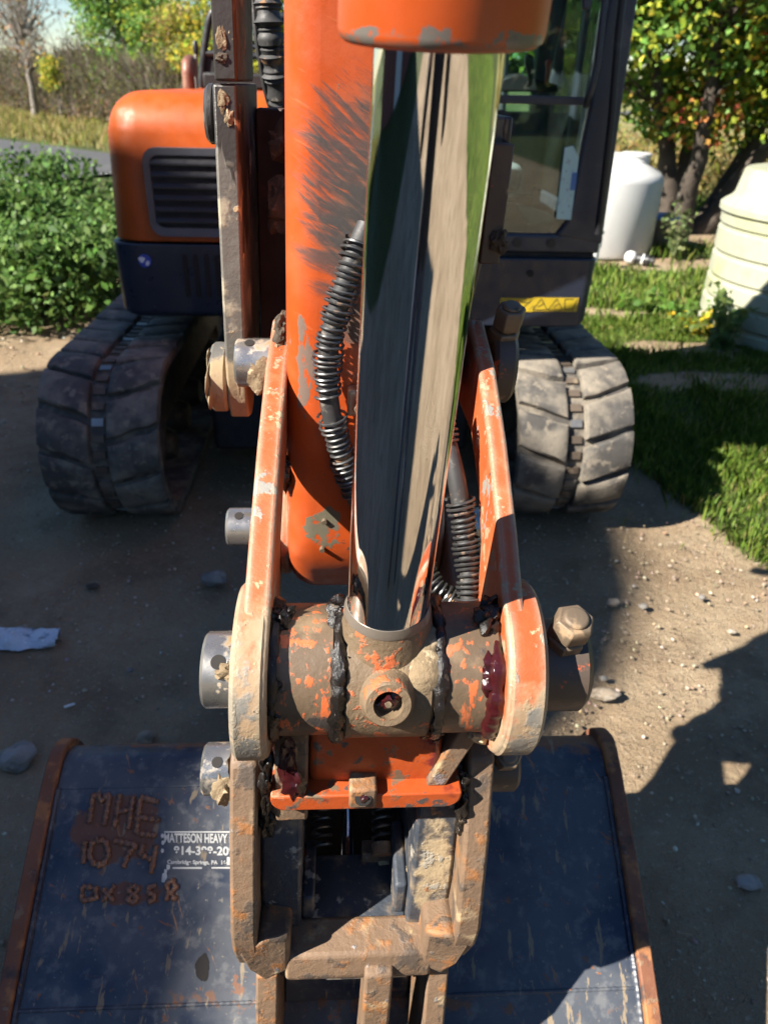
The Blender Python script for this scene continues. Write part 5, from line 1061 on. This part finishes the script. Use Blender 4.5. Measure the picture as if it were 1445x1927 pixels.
# worn printed decal
def text(body, px0, px1, py0, py1, shear=0.0, name='decal_text'):
    cu = bpy.data.curves.new(name, 'FONT'); cu.body = body; cu.size = 1.0; cu.offset = 0.028; cu.shear = shear
    to = bpy.data.objects.new(name, cu); col.objects.link(to); dg = bpy.context.evaluated_depsgraph_get(); me = bpy.data.meshes.new_from_object(to.evaluated_get(dg))
    vs = [v.co.copy() for v in me.vertices]; fs = [tuple(p.vertices) for p in me.polygons]; bpy.data.objects.remove(to); bpy.data.meshes.remove(me)
    x0 = min(v.x for v in vs); x1 = max(v.x for v in vs); y0 = min(v.y for v in vs); y1 = max(v.y for v in vs); out = []
    for v in vs:
        u = (v.x - x0) / (x1 - x0); w = (v.y - y0) / (y1 - y0); out.append(bplane(px0 + (px1 - px0) * u, py1 + (py0 - py1) * w + 1.5 * u, 0.0012))
    return raw(name, out, fs, 'decal', back, AX)
text('MATTESON HEAVY EQUIP', 309, 470, 1570, 1591)
text('814-398-2085', 327, 452, 1594, 1611)
text('Cambridge Springs, PA  16403', 315, 440, 1620, 1630)
def bquad(px0, px1, py0, py1, lift=0.0012, name='decal_strip', m='decal'):
    return raw(name, [bplane(px0, py0, lift), bplane(px1, py0, lift), bplane(px1, py1, lift), bplane(px0, py1, lift)], [(0, 1, 2, 3)], m, back, AX)
bquad(309, 436, 1566.5, 1569); bquad(325, 380, 1634, 1637); bquad(398, 436, 1634, 1636.5); bquad(427, 437, 1615, 1630)
for i, (px, py, s) in enumerate([(306, 1575, 4), (307, 1588, 4), (306, 1603, 4), (317, 1634, 5), (312, 1642, 4), (310, 1652, 7), (308, 1658, 5)]):
    p = bplane(px, py, 0.0015); patch([(px - s * .6, py - s), (px + s * .5, py - s * .8), (px + s * .6, py + s * .4), (px, py + s), (px - s * .7, py + s * .6)], 'decal', 0.0014, 'decal_flake', back, 50 + i)
# ears and centre tongue
yb0 = 0.66
for x0, x1 in ((-0.131, -0.104), (0.080, 0.107)):
    G().plate([(0.512, 0.545), (0.560, 0.555), (0.66, 0.50), (0.86, 0.459), (0.86, 0.453), (0.60, 0.3035), (0.53, 0.252), (0.488, 0.30), (0.490, 0.46)], x0, x1).done('bucket_ear', 'rusty', BK, AX, bevel=0.003)
G().plate([(0.486, 0.585), (0.498, 0.590), (0.530, 0.545), (0.545, 0.26), (0.50, 0.235), (0.480, 0.26), (0.478, 0.50)], 0.000, 0.034).done('centre_tongue', 'rusty', BK, AX, bevel=0.004, segs=3)
G().box(-0.045, 0.060, 0.528, 0.540, 0.500, 0.525).done('lock_plate', 'pin_steel', BK, AX, bevel=0.002)
xcyl(-0.104, 0.080, (0.545, 0.53), 0.022, 24).done('bucket_pin', 'boss_dark', BK, AX, smooth=True)
G().plate([(0.60, 0.306), (0.66, 0.342), (0.66, 0.43), (0.60, 0.40)], -0.1035, 0.0795).done('ear_web', 'bucket', BK, AX, bevel=0.003)
# ------------------------------------------------------------------ tanks and small things on the grass
def lathe_z(name, c, prof, m, parent=None, n=72, bump=None):
    g = G(); g.lathe((c[0], c[1], 0), (c[0], c[1], 1), [(z, r) for z, r in prof], n); return g.done(name, m, parent, smooth=True)
wt = at_ground(1148, 492); wc = (wt.x - 0.02, wt.y + 0.60)
T1 = thing('white_tank', 'white plastic water tank with domed top, beside the excavator cab', 'tank', (wc[0], wc[1], 0))
tk = lathe_z('tank_body', wc, [(0, 0.50), (0.01, 0.555), (0.04, 0.57), (0.70, 0.57), (0.74, 0.562), (0.775, 0.53), (0.86, 0.38), (0.92, 0.22), (0.945, 0.10), (0.95, 0.01)], 'white_tank', T1)
lathe_z('tank_lid', (wc[0] + 0.24, wc[1] - 0.10), [(0.85, 0.14), (0.915, 0.14), (0.92, 0.15), (0.945, 0.15), (0.955, 0.13), (0.957, 0.01)], 'white_tank', T1, 40)
ct = at_ground(1316, 640); ccn = (ct.x + 0.90, ct.y + 0.25)
T2 = thing('cream_tank', 'ribbed cream plastic tank at the right edge of the picture', 'tank', (ccn[0], ccn[1], 0))
pr = [(0, 0.76), (0.015, 0.79)]
for zz in (0.10, 0.235, 0.37, 0.53, 0.70): pr += [(zz - 0.022, 0.79), (zz - 0.010, 0.772), (zz + 0.010, 0.772), (zz + 0.022, 0.79)]
pr += [(0.79, 0.79), (0.80, 0.812), (0.835, 0.812), (0.85, 0.795), (0.875, 0.755), (0.90, 0.735), (1.045, 0.705), (1.060, 0.69), (1.066, 0.60), (1.07, 0.30), (1.071, 0.01)]
lathe_z('tank_body', ccn, pr, 'cream_tank', T2, 96)
lathe_z('tank_lid', (ccn[0], ccn[1]), [(1.06, 0.2), (1.10, 0.2), (1.11, 0.17), (1.113, 0.01)], 'cream_tank', T2, 40)
pp = at_ground(1113, 506); T3 = thing('standpipe', 'short white pipe with a cap standing beside the white tank', 'pipe', (pp.x, pp.y, 0))
G().cyl((pp.x, pp.y, -0.02), (pp.x, pp.y, 0.26), 0.045, n=24).done('pipe', 'pvc', T3, smooth=True)
G().lathe((pp.x, pp.y, 0.20), (pp.x, pp.y, 0.36), [(0, 0.055), (0.55, 0.055), (0.56, 0.048), (0.75, 0.048), (0.76, 0.062), (0.98, 0.062), (1, 0.052)], 24).done('pipe_cap', 'pvc', T3, smooth=True)
fp = at_ground(1198, 497); T4 = thing('pump_fitting', 'small black and white pump fitting lying before the white tank', 'fitting', (fp.x, fp.y, 0))
G().lathe((fp.x - 0.03, fp.y, 0.055), (fp.x + 0.13, fp.y - 0.10, 0.045), [(0, 0.035), (0.2, 0.052), (0.6, 0.052), (0.62, 0.060), (0.75, 0.060), (0.77, 0.045), (1, 0.042)], 24).done('pump_body', 'black_fit', T4, smooth=True)
G().lathe((fp.x - 0.11, fp.y + 0.05, 0.06), (fp.x - 0.028, fp.y, 0.055), [(0, 0.04), (0.3, 0.06), (0.8, 0.06), (1, 0.04)], 20).done('pump_cap', 'pvc', T4, smooth=True)
G().lathe((fp.x + 0.03, fp.y - 0.035, 0.05), (fp.x + 0.05, fp.y - 0.05, 0.05), [(0, 0.0535), (1, 0.0535)], 24).done('pump_band', 'pvc', T4, smooth=True)
bp_ = at_ground(1238, 468); T5 = thing('plastic_pail', 'tan pail with a blue lid tucked behind the white tank', 'pail', (bp_.x, bp_.y, 0))
lathe_z('pail_body', (bp_.x, bp_.y), [(0, 0.11), (0.01, 0.125), (0.30, 0.145), (0.31, 0.15)], 'tan_plastic', T5, 32)
lathe_z('pail_lid', (bp_.x, bp_.y), [(0.311, 0.156), (0.345, 0.156), (0.355, 0.14), (0.356, 0.01)], 'blue_plastic', T5, 32)

# stones big enough to pick out
def stone(px, py, w, label, seed, flat=0.6, m='stone', asp=0.8, name='stone'):
    p = at_ground(px, py); d = (p - CAMV).length; r = w / FPX * (p - CAMV).dot(FW) * 0.5
    o = lump(name, (p.x, p.y, r * flat * 0.55), (r, r * asp, r * flat), m, None, ID, seed, 0.35, 3, 1.1); tag(o, label, 'stone', 'loose stones on the dirt'); return o
for a in [(404, 1094, 46, 'rounded grey stone in the shade below the left link', 201, 0.6, 'stone', 0.8), (38, 1432, 60, 'blocky grey stone beside the left corner of the bucket', 202, 0.75, 'stone', 0.95), (276, 1392, 34, 'tan stone peeping out behind the bucket top', 203, 0.7, 'pebble', 0.8),
          (1405, 1664, 52, 'flat pale stone at the right edge of the picture', 204, 0.35, 'stone', 0.6), (1152, 1137, 24, 'small tan stone at the edge of the arm shadow', 205, 0.6, 'pebble', 0.8), (1135, 1310, 56, 'long buried stone right of the link pin', 206, 0.35, 'pebble', 0.5),
          (1209, 1143, 17, 'small pale pebble in the sunlit dirt right of the arm', 207, 0.6, 'stone', 0.8), (1320, 1126, 15, 'pale pebble highest in the sunlit dirt', 208, 0.6, 'stone', 0.8), (1135, 1278, 16, 'small pale pebble beside the pin nut', 209, 0.6, 'stone', 0.8), (560, 1150, 12, 'tiny stone in the shade behind the left tube', 210, 0.6, 'stone', 0.8),
          (520, 1032, 14, 'tiny pale stone below the stick', 211, 0.6, 'stone', 0.8), (175, 1105, 26, 'half buried grey stone in the shade at left', 212, 0.3, 'mud_dark', 0.6), (245, 1262, 14, 'little pale stone in the shade at left', 213, 0.5, 'stone', 0.8), (1375, 1190, 16, 'pebble near the right edge in the sunlit dirt', 214, 0.6, 'pebble', 0.8)]:
    stone(a[0], a[1], a[2], a[3], a[4], a[5], a[6], a[7])
# crumpled film and a snapped white stem
p = at_ground(40, 1206); bm = bmesh.new(); v = []; f = []; nx_, ny_ = 40, 14
for j in range(ny_):
    for i in range(nx_):
        u = i / (nx_ - 1); w = j / (ny_ - 1) - 0.5; ww = 0.105 * (1 - 0.55 * max(0, u - 0.75) / 0.25 * abs(w) * 2); q_ = Vector((u * 7, w * 4, 0))
        v.append((p.x - 0.28 + u * 0.40, p.y + w * ww + 0.012 * mnoise.noise(q_), 0.004 + 0.030 * max(0.0, 1 - (2 * abs(w)) ** 3) * (0.7 + 0.6 * mnoise.noise(q_ * 0.8)) + 0.010 * abs(mnoise.noise(q_ * 2.3))))
for j in range(ny_ - 1):
    for i in range(nx_ - 1): f.append((j * nx_ + i, j * nx_ + i + 1, (j + 1) * nx_ + i + 1, (j + 1) * nx_ + i))
fo = raw('plastic_film', v, f, 'film', None); tag(fo, 'crumpled bluish plastic film lying on the shaded dirt at left', 'litter')
md = fo.modifiers.new('thickness', 'SOLIDIFY'); md.thickness = 0.0015
p = at_ground(132, 1331); o = G().tube([(p.x - 0.012, p.y - 0.006, 0.006), (p.x, p.y, 0.007), (p.x + 0.012, p.y + 0.008, 0.006)], [0.0035, 0.004, 0.003], 8).done('white_twig', 'pvc', None, smooth=True); tag(o, 'short broken white twig on the shaded dirt above the bucket', 'litter')
# pebbles and grit, straw
def grit(name, n, xr, yr, smin, smax, seed, label):
    r = np.random.default_rng(seed); x = r.uniform(*xr, n); y = r.uniform(*yr, n); k = (cover(x, y) < 0.3); x = x[k]; y = y[k]; n = len(x)
    s = smin + (smax - smin) * r.random(n) ** 4
    bm = bmesh.new(); bmesh.ops.create_icosphere(bm, subdivisions=1, radius=1); bv = np.array([tuple(q.co) for q in bm.verts]); bf = np.array([[q.index for q in p.verts] for p in bm.faces]); bm.free()
    sc = s[:, None] * (0.6 + 0.6 * r.random((n, 3))) * np.array([1, 1, 0.65]); V = bv[None] * sc[:, None] * (1 + 0.22 * r.normal(size=(n, len(bv), 1)).clip(-1, 1)); a = r.random(n) * 6.283; ca, sa = np.cos(a)[:, None], np.sin(a)[:, None]
    V = np.stack([V[..., 0] * ca - V[..., 1] * sa + x[:, None], V[..., 0] * sa + V[..., 1] * ca + y[:, None], V[..., 2] + s[:, None] * 0.2 - 0.006], -1)
    F = bf[None] + (np.arange(n) * len(bv))[:, None, None]; tint = pick_tint(n, [(0.34, 0.26, 0.18), (0.42, 0.36, 0.28), (0.25, 0.19, 0.135), (0.48, 0.43, 0.36)], [5, 2, 2, 0.5])
    o = tint_mesh(name, V.reshape(-1, 3), 3, F.ravel(), np.repeat(tint, len(bv), 0), 'grit'); o['kind'] = 'stuff'; tag(o, label, 'gravel'); return o
M['grit'] = mat('gravel_grains', None, 0.9, attr='tint', var=0.0, bump=(90, 0.4, 0.003))
grit('gravel', 14000, (-2.2, 1.9), (0.75, 3.0), 0.0012, 0.0075, 301, 'fine gravel strewn over the near dirt')
grit('gravel', 4000, (-3.5, 2.5), (3.0, 6.0), 0.003, 0.014, 302, 'loose gravel on the dirt around the tracks')
r = np.random.default_rng(5); n = 1100; x = r.uniform(-1.9, 1.9, n); y = r.uniform(0.8, 3.2, n); a = r.random(n) * 6.283; L = 0.008 + 0.03 * r.random(n) ** 2
dv = np.stack([np.cos(a), np.sin(a), 0.1 * r.normal(size=n)], 1) * L[:, None]; sd = np.stack([-np.sin(a), np.cos(a), np.zeros(n)], 1) * 0.0007; b0 = np.stack([x, y, np.full(n, 0.004)], 1)
V = np.stack([b0 - sd, b0 + sd, b0 + dv + sd, b0 + dv - sd], 1).reshape(-1, 3); i = np.arange(n) * 4
o = tint_mesh('straw', V, 4, np.stack([i, i + 1, i + 2, i + 3], 1).ravel(), np.repeat(pick_tint(n, [(0.42, 0.34, 0.20), (0.30, 0.22, 0.13)], [1, 1]), 4, 0), 'grit'); o['kind'] = 'stuff'; tag(o, 'bits of straw scattered over the dirt', 'straw')

# ------------------------------------------------------------------ unseen barn invented as shade caster, outline fitted to the left half's shadow
def lightspace(u, a, z): return (a * math.sin(SUN_AZ) + u * math.cos(SUN_AZ), a * math.cos(SUN_AZ) - u * math.sin(SUN_AZ), z)
def vz(v, a): return (v - a * math.sin(SUN_EL)) / math.cos(SUN_EL)      # height that reaches level v of the light plane at distance a
BA = -10.0
shade_edge = [(2.6, -1.2), (2.4, 0.06), (-0.55, 0.09), (-0.62, 0.18), (-0.70, 0.28), (-0.90, 0.40), (-1.02, 0.60), (-1.15, 0.85), (-1.42, 1.08), (-1.75, 1.24), (-2.2, 1.38), (-2.60, 1.45), (-2.72, 1.38), (-3.0, 1.28), (-3.5, 1.22), (-3.95, 1.05), (-4.25, 0.85), (-4.45, 0.50), (-4.65, 0.10), (-4.75, -0.5), (-12.0, -0.6), (-12.2, -1.6)]  # outline follows the wanted shadow edge; low wings also darken the rod's reflection
caster_outline = [(2.55, 0.0)] + [(u, vz(v, BA)) for u, v in shade_edge] + [(-12.15, 0.0)]
BN = thing('tall_barn', 'tall barn with a long wing, out of the picture at left, shading the yard', 'barn', lightspace(-2.8, BA - 3, 0))
k = len(caster_outline); v = [lightspace(u, BA, z) for u, z in caster_outline] + [lightspace(u, BA - 7.0, z) for u, z in caster_outline]
raw('barn_wall', v, [tuple(range(k)), tuple(range(2 * k - 1, k - 1, -1))] + [(i, (i + 1) % k, (i + 1) % k + k, i + k) for i in range(k)], 'barn_wall', BN)
cm = (-2.8, vz(-0.6, BA)); up_ = []
for u, z in caster_outline[1:-1]:
    L = math.hypot(u - cm[0], z - cm[1]); up_.append((u + (u - cm[0]) / L * 0.03, z + (z - cm[1]) / L * 0.03))
pl = caster_outline[1:-1] + up_[::-1]; k = len(pl); v = [lightspace(u, BA + 0.06, z + 0.002) for u, z in pl] + [lightspace(u, BA - 7.06, z + 0.002) for u, z in pl]
raw('barn_roof', v, [tuple(range(k)), tuple(range(2 * k - 1, k - 1, -1))] + [(i, (i + 1) % k, (i + 1) % k + k, i + k) for i in range(k)], 'barn_roof', BN)
g = G(); v = [lightspace(u, a, z) for a in (BA + 0.02, BA + 0.06) for u, z in ((-3.8, 0.0), (-1.7, 0.0), (-1.7, 3.2), (-3.8, 3.2))]
g.add(v, [(0, 1, 2, 3), (7, 6, 5, 4), (0, 4, 5, 1), (1, 5, 6, 2), (2, 6, 7, 3), (3, 7, 4, 0)]); g.done('barn_door', 'paint_white', BN)

# ------------------------------------------------------------------ the person taking the picture: mirrored in the chrome, out of the frame
def person():
    J = {}; E = []
    def j(n, p, r, par=None): J[n] = (len(J), p, r); (E.append((J[par][0], J[n][0])) if par else None)
    oy = -0.52
    j('pelvis', (0, oy, 0.98), 0.150); j('waist', (0, oy - 0.01, 1.12), 0.140, 'pelvis'); j('chest', (0, oy, 1.32), 0.165, 'waist'); j('upper', (0, oy - 0.01, 1.45), 0.12, 'chest'); j('neck', (0, oy + 0.01, 1.55), 0.058, 'upper'); j('jaw', (0, oy + 0.035, 1.62), 0.070, 'neck'); j('head', (0, oy + 0.02, 1.71), 0.095, 'jaw'); j('crown', (0, oy + 0.005, 1.78), 0.075, 'head')
    for s, t in ((-1, 'l'), (1, 'r')):
        j(t + 'sh', (s * 0.19, oy, 1.43), 0.072, 'upper'); j(t + 'el', (s * 0.30, oy + 0.12, 1.19), 0.050, t + 'sh'); j(t + 'wr', (s * 0.15, oy + 0.34, 1.40), 0.030, t + 'el'); j(t + 'pa', (s * 0.115, oy + 0.395, 1.45), 0.028, t + 'wr')
        for k, (dx, dz) in enumerate([(0.030, 0.040), (0.026, 0.020), (0.022, 0.000), (0.018, -0.018)]):
            j(t + 'f%da' % k, (s * (0.115 - dx * 0.6), oy + 0.425, 1.465 + dz * 0.8), 0.0095, t + 'pa'); j(t + 'f%db' % k, (s * (0.090 - dx), oy + 0.435, 1.470 + dz), 0.0085, t + 'f%da' % k)
        j(t + 'th1', (s * 0.100, oy + 0.37, 1.485), 0.011, t + 'pa'); j(t + 'th2', (s * 0.080, oy + 0.375, 1.51), 0.009, t + 'th1')
        j(t + 'hip', (s * 0.10, oy, 0.92), 0.100, 'pelvis'); j(t + 'kn', (s * 0.12, oy + 0.03, 0.50), 0.064, t + 'hip'); j(t + 'an', (s * 0.13, oy - 0.02, 0.10), 0.048, t + 'kn'); j(t + 'to', (s * 0.15, oy + 0.13, 0.045), 0.042, t + 'an')
    me = bpy.data.meshes.new('person'); me.from_pydata([p for _, p, _ in J.values()], E, [])
    o = bpy.data.objects.new('person_rig', me); col.objects.link(o); sk = o.modifiers.new('skin', 'SKIN'); sk.use_smooth_shade = True
    for d_, (_, p, r) in zip(me.skin_vertices[0].data, J.values()): d_.radius = (r, r)
    me.skin_vertices[0].data[0].use_root = True
    ss = o.modifiers.new('sub', 'SUBSURF'); ss.levels = 2; ss.render_levels = 2
    dg = bpy.context.evaluated_depsgraph_get(); m2 = bpy.data.meshes.new_from_object(o.evaluated_get(dg)); bpy.data.objects.remove(o)
    for k in ('jacket', 'jeans', 'skin_tone', 'boots'): m2.materials.append(M[k])
    for p in m2.polygons:
        c = p.center; p.material_index = 3 if c.z < 0.13 else 1 if c.z < 0.97 else 2 if (c.z > 1.56 and abs(c.x) < 0.13) or c.y > oy + 0.335 else 0; p.use_smooth = True
    b = bpy.data.objects.new('person', m2); col.objects.link(b); tag(b, 'person in dark jacket and jeans holding up the phone, out of frame', 'person')
    g = G(); g.lathe((0, oy + 0.012, 1.715), (0, oy + 0.008, 1.83), [(0, 0.104), (0.5, 0.100), (0.85, 0.07), (1, 0.01)], 24); g.plate([(-0.075, 1.725), (0.075, 1.725), (0.07, 1.735), (-0.07, 1.735)], oy + 0.09, oy + 0.19, axis='y'); g.done('cap', 'jacket', b, smooth=True)
    c0 = CAMV - FW * 0.012 - UP * 0.055 + RT * 0.02
    v = [c0 + RT * (a * 0.037) + UP * (q2 * 0.075) - FW * (k * 0.008) for k in (0, 1) for a, q2 in ((-1, -1), (1, -1), (1, 1), (-1, 1))]
    ph = raw('phone', v, [(0, 1, 2, 3), (7, 6, 5, 4), (0, 4, 5, 1), (1, 5, 6, 2), (2, 6, 7, 3), (3, 7, 4, 0)], 'black_fit', None, bevel=0.002); tag(ph, 'black phone held behind the lens, out of frame', 'phone')
M['jacket'] = mat('dark_jacket', (0.018, 0.019, 0.024), 0.8, var=0.2); M['jeans'] = mat('dark_jeans', (0.045, 0.055, 0.085), 0.85, var=0.2); M['skin_tone'] = mat('skin', (0.45, 0.27, 0.19), 0.5, var=0.05); M['boots'] = mat('boots', (0.06, 0.04, 0.025), 0.7, var=0.1)
person()
